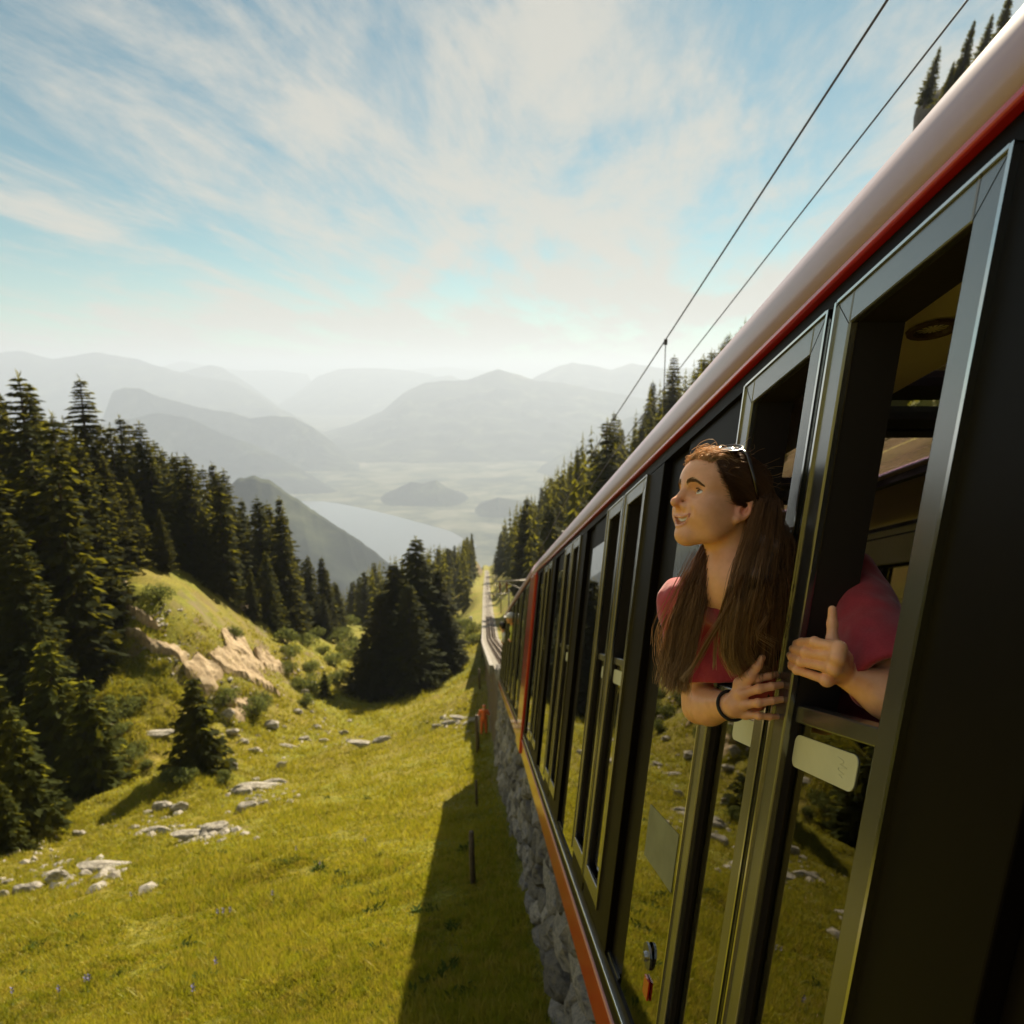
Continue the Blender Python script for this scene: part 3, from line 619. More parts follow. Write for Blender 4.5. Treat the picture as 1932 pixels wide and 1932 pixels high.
BM = [bush_mesh(i) for i in range(4)]
mbs = MB()
for k in range(6): mbs.tube([(0, 0, -.1), (.3 * math.cos(k), .3 * math.sin(k), .35), (.55 * math.cos(k), .55 * math.sin(k), .7)], [.03, .02, .008], 5)
BST = mbs.mesh('bush_stems', True); BST.materials.append(M_bark)
for me in BM: me.materials.append(M_bush)
rb = random.Random(4)
bl = [(560, 1300), (585, 1268), (610, 1235), (640, 1215), (655, 1240), (628, 1255), (650, 1200), (668, 1220), (600, 1300), (640, 1290), (575, 1330), (430, 1325), (478, 1345), (495, 1330), (235, 1385), (260, 1420), (210, 1420), (225, 1360), (40, 1545), (10, 1590), (245, 1440), (400, 1440), (280, 1450), (330, 1475), (615, 1175), (632, 1165), (600, 1205), (660, 1180), (545, 1240), (350, 1475), (420, 1475), (872, 1185), (880, 1200), (895, 1212), (200, 1340), (470, 1130), (500, 1160), (440, 1145), (540, 1215), (580, 1220), (520, 1180), (300, 1130), (440, 1205), (250, 1340), (540, 1270)]
for i, (x, y) in enumerate(bl):
    P = hit(x, y)
    if np.isnan(P).any(): continue
    s = 26 * float(P @ cF) / FPX * rb.uniform(.7, 1.25); s = min(s, 2.6)
    t = empty('bush', P, 'grey green leafy shrub growing in the gully bottom' if y > 1155 else 'low shrub under the spruces at the bank top', 'bush', 'shrubs in the gully' if y > 1155 else 'shrubs at the bank top', rb.uniform(0, 6)); t.scale = (s, s, s * .9)
    link('foliage', BM[i % 4], None, t); link('stems', BST, None, t)
# ---------------------------------------------------------------- grass
def grass():
    rr = np.random.default_rng(9); N = 92000
    px = rr.uniform(-160, 1040, N); py = 1932 + 160 - (932) * rr.beta(1.0, 1.5, N)[::1] ** 1.0
    P = hits(px, py, 120); ok = ~np.isnan(P[:, 0]); P = P[ok]
    P = P[P[:, 0] < wall_x(P[:, 1]) - .05]
    bare = fbm(P[:, 0] * .45, P[:, 1] * .45, 4, 4); P = P[(bare > -.33) | (rr.random(len(P)) < .25)]
    d = P @ cF; n = len(P); nb = 6
    patch = fbm(P[:, 0] * .5, P[:, 1] * .5, 2, 4) * 1.3
    hgt = (.05 + .0042 * d) * (1 + .9 * patch) * rr.uniform(.6, 1.3, n)
    hgt = np.maximum(hgt, .02)
    B = []
    for k in range(nb):
        a = rr.uniform(0, 6.28, n); off = np.c_[rr.normal(0, 1, n), rr.normal(0, 1, n), np.zeros(n)] * (.03 + .0035 * d)[:, None]
        base = P + off; base[:, 2] = gz(base[:, 0], base[:, 1]) - .01
        h = hgt * rr.uniform(.5, 1.2, n); w = (.004 + .00055 * d) * rr.uniform(.7, 1.4, n); lean = rr.normal(0, .45, (n, 2)) * h[:, None]
        s = np.c_[np.cos(a) * w, np.sin(a) * w, 0 * w]; tip = base + np.c_[lean, h]
        B.append(np.stack([base - s, base + s, tip], 1))
    Q = np.concatenate(B)
    m, n_, l, p = mat_new('meadow_grass'); out = n_['Material Output']; geo = n_.new('ShaderNodeNewGeometry')
    t1 = tex(n_, l, geo.outputs['Position'], .35, 5, .65); t2 = tex(n_, l, geo.outputs['Position'], 6, 3, .6)
    c = ramp(n_, l, t1, [(.3, (.085, .12, .007)), (.5, (.185, .215, .012)), (.7, (.30, .295, .024))])
    c = mixc(n_, l, ramp(n_, l, t2, [(.4, (0, 0, 0)), (.75, (1, 1, 1))]), c, (.38, .29, .06))
    l.new(c, p.inputs['Base Color']); p.inputs['Roughness'].default_value = .55; p.inputs['Specular IOR Level'].default_value = .3
    tr = n_.new('ShaderNodeBsdfTranslucent'); l.new(mixc(n_, l, .4, c, (.46, .38, .01)), tr.inputs[0]); ms = n_.new('ShaderNodeMixShader'); ms.inputs[0].default_value = .42
    l.new(p.outputs[0], ms.inputs[1]); l.new(tr.outputs[0], ms.inputs[2]); l.new(ms.outputs[0], out.inputs[0])
    tag(link('meadow_grass', quad_mesh('meadow_grass', Q), m), kind='stuff')
grass()
# weeds: darker broad-leaved tufts, and blue flowers
M_weed = leafy('weed_leaves', [(.3, (.03, .05, .01)), (.6, (.06, .09, .015)), (.8, (.1, .12, .02))], 8, .3, (.14, .18, .02), .2)
WM = []
for i in range(3):
    r = np.random.default_rng(40 + i); Q = []
    for _ in range(60):
        a = r.uniform(0, 6.28); L = r.uniform(.5, 1); e = r.uniform(.1, 1.1); d = np.array([math.cos(a) * math.cos(e), math.sin(a) * math.cos(e), math.sin(e)]); s = np.array([-math.sin(a), math.cos(a), 0]) * L * .13; o = np.array([r.normal(0, .35), r.normal(0, .35), 0])
        Q.append([o, o + d * L * .5 + s, o + d * L * .95 - np.array([0, 0, .1]), o + d * L * .5 - s])
    me = quad_mesh('weed_leaves', Q); me.materials.append(M_weed); WM.append(me)
rr2 = random.Random(6)
wl = [(rr2.uniform(-40, 900), rr2.uniform(1500, 1932)) for _ in range(44)] + [(620, 1650), (640, 1655), (600, 1640), (850, 1840), (830, 1860), (780, 1900), (560, 1770), (350, 1790)]
for i, (x, y) in enumerate(wl):
    P = hit(x, y)
    if np.isnan(P).any() or P[0] > .2: continue
    o = link('weed', WM[i % 3], None, None, P); s = rr2.uniform(.07, .2); o.scale = (s, s, s * .7); o.rotation_euler = (0, 0, rr2.uniform(0, 6)); tag(o, 'dark green leafy weed tuft in the meadow grass', 'plant', 'weeds in the meadow')
M_blue = simple('gentian_blue', (.04, .035, .20), .6, var=.3, scale=40)
M_stem = simple('flower_stem', (.08, .11, .02), .6)
fm = MB(); 
for k in range(9):
    a = k * 2.4; e = .3 + .08 * k; c = Vector((0, 0, .26 + .012 * k)); d = Vector((math.cos(a) * .03, math.sin(a) * .03, .022)); s = Vector((-math.sin(a), math.cos(a), 0)) * .011
    fm.add([c, c + d * .6 + s, c + d, c + d * .6 - s], [(0, 1, 2, 3)])
FME = fm.mesh('petals'); FME.materials.append(M_blue)
fs = MB(); fs.tube([(0, 0, -.02), (.01, 0, .15), (0, 0, .36)], [.005, .004, .003], 5)
for k in range(4): fs.add([(0, 0, .05 + .05 * k), (.05 * math.cos(k * 2), .05 * math.sin(k * 2), .07 + .05 * k), (.075 * math.cos(k * 2 + .15), .075 * math.sin(k * 2 + .15), .06 + .05 * k)], [(0, 1, 2)])
FSE = fs.mesh('stem'); FSE.materials.append(M_stem)
for x, y, g in [(413, 1735, 1), (424, 1733, 1), (437, 1731, 1), (165, 1868, 2), (172, 1866, 2), (115, 1888, 0), (28, 1890, 0), (410, 1838, 0), (368, 1890, 0), (605, 1640, 0), (250, 1700, 0), (516, 1700, 0), (560, 1610, 0), (690, 1595, 0)]:
    P = hit(x, y + 12)
    if np.isnan(P).any(): continue
    t = empty('flower', P, {1: 'deep blue flower of the cluster standing in the middle of the meadow', 2: 'blue flower of the pair near the lower left corner', 0: 'single small blue flower in the meadow grass'}[g], 'flower', {1: 'blue flower cluster', 2: 'blue flower pair', 0: 'single blue flowers'}[g], x)
    t.scale = (.85, .85, .8); link('petals', FME, None, t); link('stem', FSE, None, t)
# ---------------------------------------------------------------- retaining wall
M_stone = limestone('wall_stone', (.12, .115, .115), (.27, .26, .255), (.44, .39, .31), 4.0)
def vary(m):
    n = m.node_tree.nodes; l = m.node_tree.links; p = n['Principled BSDF']; src = p.inputs['Base Color'].links[0].from_socket; oi = n.new('ShaderNodeObjectInfo'); mr = n.new('ShaderNodeMapRange'); mr.inputs['To Min'].default_value = .55; mr.inputs['To Max'].default_value = 1.5
    l.new(oi.outputs['Random'], mr.inputs['Value']); h = n.new('ShaderNodeHueSaturation'); l.new(src, h.inputs['Color']); l.new(mr.outputs[0], h.inputs['Value']); l.new(h.outputs[0], p.inputs['Base Color'])
vary(M_stone)
M_mortar = limestone('wall_core_rubble', (.07, .062, .055), (.14, .13, .12), (.22, .2, .18), 6.0)
def foot_z(y): return float(gz(wall_x(y) - .35, y))
def face_x(top, z): return .575 - .06 * max(0, top - z - .8)
def build_wall():
    root = empty('retaining_wall', (.6, 5, -5), 'rough grey stone retaining wall carrying the track beside the train', 'wall'); inv = Matrix.Translation((-.6, -5, 5))
    ys = np.concatenate([np.linspace(-4, 34, 190), np.linspace(34.6, 108, 90)]); nz = 26; V = []
    for y in ys:
        top = -1.96 - TS * y - .5 * float(smooth01((y - 10) / 16)) if y < 40 else float(track_z(y)) - .05; bot = min(foot_z(y), top) - .5; 
        for k in range(nz):
            z = bot + (top - bot) * k / (nz - 1); V.append((face_x(top, z) + .05 + .06 * fbm(y * 1.6, z * 1.1, 2, 4) + .04 * perlin(y * 5, z * 4, 7), y, z))
    n = len(ys); i = np.arange(n * nz).reshape(n, nz); F1 = np.stack([i[:-1, :-1], i[:-1, 1:], i[1:, 1:], i[1:, :-1]], -1).reshape(-1, 4)
    V = np.array(V); Vb = V.copy(); Vb[:, 0] = V[:, 0] + .45; m = len(V)
    side = []
    for a in range(n - 1): side.append((i[a, -1], i[a, -1] + m, i[a + 1, -1] + m, i[a + 1, -1]))
    o = link('wall_core', np_mesh('wall_core', np.r_[V, Vb], np.r_[F1, F1[:, ::-1] + m, np.array(side)], True), M_mortar, root); o.matrix_parent_inverse = inv
    ms = []
    for k in range(6):
        me = rock_mesh(300 + k, 2, (.6, 1, 1), .30); me.materials.append(M_stone); ms.append(me)
    r = random.Random(12); cnt = 0; y = 3.6
    while y < 40 and cnt < 296:
        top = -2.02 - TS * y - .5 * float(smooth01((y - 10) / 16)); bot = foot_z(y) - .1; z = bot + r.uniform(0, .15); hmax = .34 if y < 14 else .55
        ln = r.uniform(.35, .7) * (1 if y < 14 else 1.7)
        while z < top and cnt < 296:
            h = r.uniform(.2, hmax); l2 = ln * r.uniform(.8, 1.25)
            s = link('stone', ms[cnt % 6], None, root, (face_x(top, z) + r.uniform(.03, .085) - .6, y - 5 + r.uniform(-.2, .2), z + h / 2 + 5)); s.scale = (r.uniform(.16, .26), l2 * .56, h * .56); s.rotation_euler = (-R(19) + r.uniform(-.2, .2), 0, r.uniform(-.1, .1)); z += h * .98; cnt += 1
        y += ln * .97
    print('stones', cnt)
build_wall()
# ---------------------------------------------------------------- track
M_rail = simple('rail_steel', (.22, .17, .13), .35, metal=.9, var=.3, scale=5)
M_ballast = limestone('track_ballast', (.12, .11, .1), (.26, .24, .21), (.38, .35, .31), 7.0)
def track():
    ys = np.concatenate([np.linspace(-6, 110, 120), np.linspace(112, 470, 120)])
    def strip(dx0, dx1, up, thick, y0=-99):
        mb = MB()
        for a, b in zip(ys[:-1], ys[1:]):
            if a < y0: continue
            P = []
            for z in (up - thick, up):
                for (yy, dx) in ((a, dx0), (b, dx0), (b, dx1), (a, dx1)): P.append((float(track_x(yy)) + dx, yy, float(track_z(yy)) + z))
            mb.hexa(P)
        return mb
    bed = strip(-1.02, 1.05, -.02, .5).build('railway_track', M_ballast); tag(bed, kind='structure')
    for dx in (-.42, .36): strip(dx, dx + .065, .2, .2).build('rail', M_rail, bed)
    strip(-.05, .05, .26, .26).build('rack_rail', M_rail, bed)
    sl = MB()
    for y in np.arange(24, 140, .9):
        x = float(track_x(y)); z = float(track_z(y)); sl.hexa([(x + dx, y + dy, z + dz + dy * -TS) for dz in (-.05, .06) for dx, dy in ((-.65, -.1), (-.65, .1), (.65, .1), (.65, -.1))])
    tag(sl.build('sleepers', M_rail, bed), kind='stuff')
    kerb = strip(-1.3, -1.05, .1, .6, 41).build('kerb', M_stone, bed)
track()
# ---------------------------------------------------------------- fence posts, worker's tools, signs
M_wood = simple('weathered_post', (.10, .075, .05), .85, var=.4, scale=14, bump=.5)
pm = MB(); pm.tube([(0, 0, -.3), (0, 0, .6), (.01, 0, 1.0)], [.05, .048, .042], 8); PM = pm.mesh('fence_post', True); PM.materials.append(M_wood)
for px, py, ht, lab in [(893, 1668, 110, 'nearest brown wooden fence post, in the shade of the train'), (900, 1522, 54, 'second nearest fence post, at the end of the train shadow'), (902, 1422, 78, 'tall thin fence post just before the worker in orange'), (905, 1300, 40, 'fence post beside the wall below the train windows'), (910, 1240, 26, 'fence post beside the far end of the wall'), (909, 1205, 20, 'furthest thin fence post along the track')]:
    P = hit(px, py)
    if np.isnan(P).any(): print('post miss', px); continue
    o = link('fence_post', PM, None, None, P); k = ht * float(P @ cF) / FPX; o.scale = (k, k, k); o.rotation_euler = (0, R(-2), 0); tag(o, lab, 'post', 'fence posts along the wall')
M_white = simple('white_enamel', (.75, .74, .7), .4); M_dark = simple('dark_iron', (.02, .018, .016), .5)
P = hit(888, 1190)
if not np.isnan(P).any():
    d = float(P @ cF); t = empty('trackside_signal', P, 'small dark signal post with a round white disc beside the meadow', 'signal'); k = 26 * d / FPX / 3.0; t.scale = (k, k, k)
    a = MB(); a.tube([(0, 0, -.3), (0, 0, 2.7)], .11, 8); a.build('post', M_dark, t); b = MB(); b.tube([(0, -.12, 2.75), (0, -.3, 2.75)], .42, 16); b.build('disc', M_white, t); c = MB(); c.box((-.35, -.1, 2.3), (.35, .2, 3.2)); c.build('housing', M_dark, t)
# ---------------------------------------------------------------- overhead line
M_wire = simple('wire', (.02, .02, .022), .45); M_galv = simple('galvanised_steel', (.24, .22, .2), .5, metal=.6, var=.2, scale=12); M_ins = simple('brown_insulator', (.13, .05, .03), .25)
def wire(name, dx, dz, rad, label, sag=.25, y1=400):
    mb = MB(); pts = []
    for y in np.concatenate([np.linspace(-12, 60, 40), np.linspace(62, y1, 90)]):
        s = ((y - 55) % 44) / 44; pts.append((float(track_x(y)) + dx, y, float(track_z(y)) + dz - sag * 4 * s * (1 - s)))
    mb.tube(pts, rad, 6); return tag(mb.build(name, M_wire, None, True), label, 'cable')
w1 = wire('overhead_wire', .05, 5.02, .0065, 'dark overhead wire nearer the open sky, carrying the hanging dropper', .12)
w2 = wire('overhead_wire', .42, 5.05, .0050, 'thinner overhead wire running closer to the train roof', .1)
A = at(1285, 630, 1.0); yd = 7.0; xd = float(track_x(yd)) + .05; 
dr = empty('dropper_line', (xd, yd, float(track_z(yd)) + 4.95), 'thin hanging line clamped to the overhead wire above the train roof', 'cable')
a = MB(); a.tube([(0, 0, 0), (.0, -.01, -1.0), (.0, 0, -1.9)], .0045, 6); a.build('line', M_wire, dr); a = MB(); a.box((-.013, -.02, -.02), (.013, .02, .035)); a.build('clamp', M_dark, dr, bevel=.004)
def mast(y, label, side=2.6):
    x = float(track_x(y)) + side; z = float(track_z(y)); t = empty('catenary_mast', (x, y, z), label, 'mast', 'overhead line masts')
    a = MB(); a.tube([(0, 0, -.5), (0, 0, 6.6)], [.13, .09], 8); a.build('pole', M_galv, t, True)
    a = MB(); a.tube([(.1, 0, 6.1), (-side - .55, 0, 6.0)], .055, 8); a.tube([(0, 0, 5.0), (-side + .2, 0, 5.95)], .03, 6); a.build('arm', M_galv, t, True)
    for dx in (-side - .12, -side + .42):
        a = MB(); a.tube([(dx, 0, 6.0), (dx, 0, 5.75), (dx, 0, 5.45), (dx, 0, 5.05)], [.05, .09, .07, .02], 8); a.build('insulator', M_ins, t, True)
mast(56, 'nearest steel mast with a level arm reaching over the track beyond the train'); mast(101, 'second steel mast down the track beyond the train'); mast(150, 'third small mast down the track'); mast(200, 'furthest tiny mast down the track')
t = empty('catenary_bracket', (float(track_x(19)) + 1.7, 19, float(track_z(19)) + 5.0), 'dark line bracket with pale insulators just above the train roof', 'bracket')
a = MB(); a.box((-1.3, -.05, -.04), (.9, .05, .04)); a.build('bar', M_dark, t); a = MB(); a.tube([(.8, 0, -5.2), (.8, 0, .2)], .07, 8); a.build('pole', M_galv, t)
for dx in (-1.2, -.7): a = MB(); a.tube([(dx, 0, -.28), (dx, 0, -.16), (dx, 0, -.04)], [.05, .08, .03], 8); a.build('insulator', M_white, t)
# ---------------------------------------------------------------- the train
A0, TUM, ZS = .485, .084, -1.85
M_red = simple('red_paint', (.52, .014, .014), .3, coat=.8, var=.08, scale=3)
M_roof = simple('roof_painted_sky_sheen', (.43, .30, .38), .42, coat=.35, var=.03, scale=2)  # pale sky reflection and flare on the red roof, put into its base colour
M_black = simple('black_cladding', (.0045, .0028, .0018), .5, spec=.09, var=.25, scale=3)
M_alu = simple('anodised_frame', (.25, .25, .25), .25, metal=.9, var=.05, scale=4)
M_rubber = simple('rubber_seal', (.008, .007, .006), .7)
M_chrome = simple('bright_trim', (.6, .6, .58), .15, metal=1.0)
M_cream = simple('cream_panel', (.80, .70, .50), .55, var=.03, scale=3)
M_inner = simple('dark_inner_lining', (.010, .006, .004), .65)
M_seat = simple('seat_cloth', (.03, .03, .035), .85)
M_paper = simple('pale_sticker', (.62, .60, .40), .5, var=.06, scale=8)
def glass(name, tint, ior=1.75):
    m, n, l, p = mat_new(name); p.inputs['Base Color'].default_value = (*tint, 1); p.inputs['Roughness'].default_value = 0.0; p.inputs['IOR'].default_value = ior; p.inputs['Transmission Weight'].default_value = 1.0; p.inputs['Coat Weight'].default_value = .3; p.inputs['Coat Roughness'].default_value = 0
    return m
M_glass = glass('tinted_window_glass', (.16, .13, .10), 1.62)
M_purple = glass('violet_tinted_glass', (.78, .60, .80), 1.4)
M_clear = glass('clear_glass', (.85, .88, .82), 1.3)
M_pane_reflection = simple('painted_reflection', (.20, .20, .11), .6, var=.2, scale=6)  # colour of the reflection painted on the fixed pane
M_pencil = simple('pencil_line', (.47, .45, .29), .6)
M_lampring = simple('lamp_ring', (.10, .055, .05), .5)
def car(s0, s1, bays, label, ztilt=0.0, hoop=True, detail=True, sbase=0.0):
    root = empty('railway_car', (0, s0, 0), label, 'train car', 'cars of the mountain train')
    off = Vector((0, s0, 0))
    def sk(s, h, d):      # along the track, height above the skirt edge, depth inward from the side
        return (A0 + TUM * h + d - off.x, s - off.y, ZS - TS * s + h - ztilt * max(0, s - s0))
    def SB(mb, sa, sb, ha, hb, da, db): return mb.hexa([sk(sa, ha, da), sk(sb, ha, da), sk(sb, hb, da), sk(sa, hb, da), sk(sa, ha, db), sk(sb, ha, db), sk(sb, hb, db), sk(sa, hb, db)])
    def part(name, mat, boxes, parent=root, bevel=0):
        mb = MB()
        for b in boxes: SB(mb, *b)
        return mb.build(name, mat, parent, bevel=bevel)
    WD = 2.25        # inner width
    # roof and far side shell, extruded along the car
    prof = [(-.012, 2.545), (-.016, 2.60), (-.010, 2.635), (.003, 2.665), (.022, 2.70), (.065, 2.738), (.16, 2.785), (.4, 2.838), (.77, 2.865), (1.4, 2.87), (1.93, 2.85), (2.15, 2.80), (2.27, 2.7), (2.29, 2.55)]
    NS = max(2, int((s1 - s0) / 1.2))
    def loft(profile, sa, sb, inner=.035):
        mb = MB(); ss = np.linspace(sa, sb, NS + 1); n = len(profile); V = []; Fc = []
        inn = [(d + (inner if d < 1.1 else -inner) * (1 if h < 2.8 else .5), h - (inner if h > 2.62 else 0)) for d, h in profile]
        for s in ss: V += [sk(s, h, d - TUM * (h - 2.545)) for d, h in profile] + [sk(s, h, d - TUM * (h - 2.545)) for d, h in inn]
        for a in range(NS):
            for k in range(n - 1):
                b = a * 2 * n; c = (a + 1) * 2 * n; Fc += [(b + k, b + k + 1, c + k + 1, c + k), (b + n + k, c + n + k, c + n + k + 1, b + n + k + 1)]
            b = a * 2 * n; c = (a + 1) * 2 * n; Fc += [(b, c, c + n, b + n), (b + n - 1, b + 2 * n - 1, c + 2 * n - 1, c + n - 1)]
        for b in (0, NS * 2 * n):
            for k in range(n - 1): Fc.append((b + k, b + n + k, b + n + k + 1, b + k + 1))
        return mb.add(V, Fc)
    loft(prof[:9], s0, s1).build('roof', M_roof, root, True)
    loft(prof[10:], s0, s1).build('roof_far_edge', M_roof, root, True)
    part('roof_seam', M_chrome, [(s0, s1, 2.582, 2.5845, -.0165, -.012)])
    part('roof_edge', M_red, [(s0, s1, 2.534, 2.552, -.018, .05)], bevel=.005)
    part('top_band', M_black, [(s0, s1, 2.487, 2.53, .0, .06)])
    part('skirt', M_red, [(s0, s1, -.02, .165, -.004, .05)], bevel=.008)
    part('skirt_edge', simple('pale_pink_line', (.65, .3, .28), .4), [(s0, s1, .166, .184, -.008, .04)])
    part('sill_band', M_glass if False else M_black, [(s0, s1, .185, .262, .0, .05)])
    part('chrome_strip', M_chrome, [(s0, s1, .264, .283, -.010, .03)], bevel=.003)
    part('sill', M_black, [(s0, s1, .284, .33, .002, .16)])
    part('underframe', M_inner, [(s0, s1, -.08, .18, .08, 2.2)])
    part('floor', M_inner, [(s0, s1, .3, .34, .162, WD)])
    # far side: dark frames with tinted panes, cream rail above them
    far = [(s0, s1, .34, .95, WD - .06, WD), (s0, s1, 2.22, 2.54, WD - .06, WD)]
    fs = [b for b in bays for b in (b + .0, b + 1.02)]
    for b in fs: far.append((b - .06, b + .06, .95, 2.22, WD - .07, WD + .01))
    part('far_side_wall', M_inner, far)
    for b in sorted(fs): part('far_window_pane', M_glass, [(b + .062, b + .958, .952, 2.218, WD - .03, WD - .022)])
    part('cantrail_panel', M_cream, [(s0 + .1, s1 - .1, 2.24, 2.50, WD - .10, WD - .065)], bevel=.01)
    part('cantrail_line', M_rubber, [(s0 + .1, s1 - .1, 2.44, 2.452, WD - .103, WD - .0995)])
    # ceiling strip over the near windows and its rise to the skylights
    mb = MB(); SB(mb, s0 + .05, s1 - .05, 2.50, 2.515, .06, .44)
    mb.hexa([sk(s, h, d) for h0 in (0, .02) for s, h, d in ((s0 + .05, 2.50 + h0, .441), (s1 - .05, 2.50 + h0, .441), (s1 - .05, 2.80 + h0, .74), (s0 + .05, 2.80 + h0, .74))])
    mb.build('ceiling', M_cream, root)
    bars = []
    for b in bays:
        part('skylight_pane', M_purple, [(b + .657, b + 1.898, 2.838, 2.844, .80, 1.92)]); part('skylight_pane', M_clear, [(b + 2.082, b + 2.358, 2.838, 2.844, .80, 1.92)])
        bars += [(b + 1.90, b + 2.08, 2.805, 2.868, .76, 1.95), (b + 2.36, b + 2.52, 2.805, 2.868, .76, 1.95), (b + 2.53, b + 2.655, 2.795, 2.868, .76, 1.95)]
    bars += [(s0, s1, 2.78, 2.848, .74, .80), (s0, s1, 2.76, 2.836, 1.92, 1.98)]
    part('skylight_frame', M_inner, bars)
    for b in bays:
        for q in (.36, .60):
            mb = MB(); C = Vector(sk(b + q, 2.497, .27 + .06 * (q < .5))); ring = lambda k, z: [C + Vector((math.cos(a) * .052 * k, math.sin(a) * .052 * k, -math.sin(a) * .052 * k * TS + z)) for a in np.linspace(0, 2 * math.pi, 17)[:-1]]
            mb.add(ring(1, 0) + ring(.95, -.006) + ring(.7, -.006) + ring(.5, .012) + [C + Vector((0, 0, .012))], [(16 * j + k, 16 * j + (k + 1) % 16, 16 * j + 16 + (k + 1) % 16, 16 * j + 16 + k) for j in range(3) for k in range(16)] + [(48 + k, 48 + (k + 1) % 16, 64) for k in range(16)])
            lp = mb.build('ceiling_lamp', M_lampring, root); m2 = MB()
            for k in range(12):
                a = k * math.pi / 6; m2.add([C + Vector((math.cos(a + e) * r_, math.sin(a + e) * r_, -math.sin(a + e) * r_ * TS - .001)) for e, r_ in ((-.05, .012), (.05, .012), (.09, .033), (-.09, .033))], [(0, 1, 2, 3)])
            m2.build('lamp_blades', M_chrome, lp)
    lo, hi = .335, 2.485
    for b in bays:
        # two sliding windows
        for wi, (a, c) in enumerate(((b, b + .455), (b + .49, b + .935))):
            if a < s0 + .02 or c > s1 - .02: continue
            fw = .062
            fr = part('window_frame', M_alu, [(a, a + fw, lo + .10, hi, -.008, .010), (c - fw, c, lo + .10, hi, -.008, .010), (a + fw, c - fw, hi - fw, hi, -.008, .0098), (a + fw, c - fw, lo + .10, lo + .19, -.0078, .0098)], bevel=.004)
            part('frame_lining', M_inner, [(a + .012, a + fw - .003, lo + .11, hi - .01, .0105, .10), (c - fw + .003, c - .01, lo + .11, hi - .01, .0105, .10), (a + fw, c - fw, hi - fw + .003, hi - .01, .0105, .099)], fr)
            rl = part('window_rail', M_alu, [(a + fw + .001, c - fw - .001, 1.628, 1.665, .012, .04)], fr, bevel=.004)
            part('window_pane', M_glass, [(a + fw + .002, c - fw - .002, lo + .192, 1.627, .022, .028)], fr)
            part('lower_panel', M_black, [(a + .004, c - .004, lo, lo + .098, .002, .05)], fr)
            if detail:
                st = MB(); ha, hb = (1.532, 1.602) if wi == 0 else (1.53, 1.595)
                P = []
                if wi == 0: sa, sb = a + .145, c - fw - .002
                else: sa, sb = a + fw + .004, c - fw - .13
                pts = []; rr_ = .018
                for cx, ch, a0 in ((sb - rr_, hb - rr_, 0), (sa + rr_, hb - rr_, 90), (sa + rr_, ha + rr_, 180), (sb - rr_, ha + rr_, 270)):
                    for q in range(5): t = R(a0 + 22.5 * q); pts.append((cx + math.cos(t) * rr_, ch + math.sin(t) * rr_))
                n = len(pts); st.add([sk(s, h, .0195) for s, h in pts] + [sk(s, h, .0215) for s, h in pts], [tuple(range(n)), tuple(range(n, 2 * n))[::-1]] + [(k, (k + 1) % n, n + (k + 1) % n, n + k) for k in range(n)])
                st.build('sticker', M_paper, fr)
                if wi == 0 and 0 < b < 1.5:
                    sc_ = MB(); q = [(a + .185 + .012 * math.sin(k * 2.3) + .004 * k % .02, 1.552 + .004 * k) for k in range(10)]
                    for (s1_, h1_), (s2_, h2_) in zip(q[:-1], q[1:]): sc_.hexa([sk(s_, h_, d_) for d_ in (.0187, .0192) for s_, h_ in ((s1_, h1_), (s1_ + .0012, h1_), (s2_ + .0012, h2_), (s2_, h2_))])
                    sc_.build('scribble', M_pencil, fr)
        if detail:
            for a, c in ((b, b + .455), (b + .49, b + .935)):
                if a < s0 or c > s1: continue
                part('edge_trim', M_chrome, [(a - .005, a + .003, lo + .1, hi + .003, -.0125, .004), (c - .003, c + .005, lo + .1, hi + .003, -.0125, .004), (a + .004, c - .004, hi - .001, hi + .005, -.0122, .004)])
                mt = MB()
                for q, e in ((a, 1), (c, -1)):
                    mt.hexa([sk(s_, h_, d_) for d_ in (-.0086, -.0078) for s_, h_ in ((q + e * .004, hi - .002), (q + e * .004 + .0016, hi - .002), (q + e * .061 + .0016, hi - .061), (q + e * .061, hi - .061))])
                mt.build('mitre_joint', M_rubber, root)
        if b + .49 < s1 and b > s0: part('frame_gap', M_rubber, [(b + .456, b + .489, lo, hi, .012, .06)]); part('trim_bead', M_chrome, [(b + .466, b + .472, lo + .05, hi - .02, .002, .011)])
        # fixed pane and broad dark post
        p0, p1 = max(b + .94, s0 + .03), min(b + 1.50, s1 - .4)
        if p1 - p0 > .15:
            pn = part('fixed_pane', M_glass, [(p0, p1, lo, 2.33, .010, .016)])
            part('pane_header', M_black, [(p0, p1, 2.331, hi, .012, .05)])
            if detail and b < 1.5 and b > 0:
                part('pane_reflection', M_pane_reflection, [(p0 + .09, p0 + .46, .96, 1.16, .0085, .0097)], pn)  # pale reflection in the glass, built as an opaque patch
                mb = MB(); C = Vector(sk(p0 + .23, .66, .004)); rg = lambda r_, dx: [C + Vector((dx, math.cos(t) * r_, math.sin(t) * r_ - math.cos(t) * r_ * TS)) for t in np.linspace(0, 2 * math.pi, 21)[:-1]]
                V = rg(.05, .004) + rg(.05, -.004) + rg(.02, -.004) + rg(.016, -.014) + [C + Vector((-.014, 0, 0))]
                mb.add(V, [(k + 20 * j, (k + 1) % 20 + 20 * j, (k + 1) % 20 + 20 * j + 20, k + 20 * j + 20) for j in range(3) for k in range(20)] + [(60 + k, 60 + (k + 1) % 20, 80) for k in range(20)]); mb.build('lock_disc', M_alu, pn)
                part('emergency_tag', M_red, [(p0 + .17, p0 + .23, .52, .59, .002, .008)], pn)
        q0, q1 = max(b + 1.50, s0), min(b + 2.045, s1 - .36)
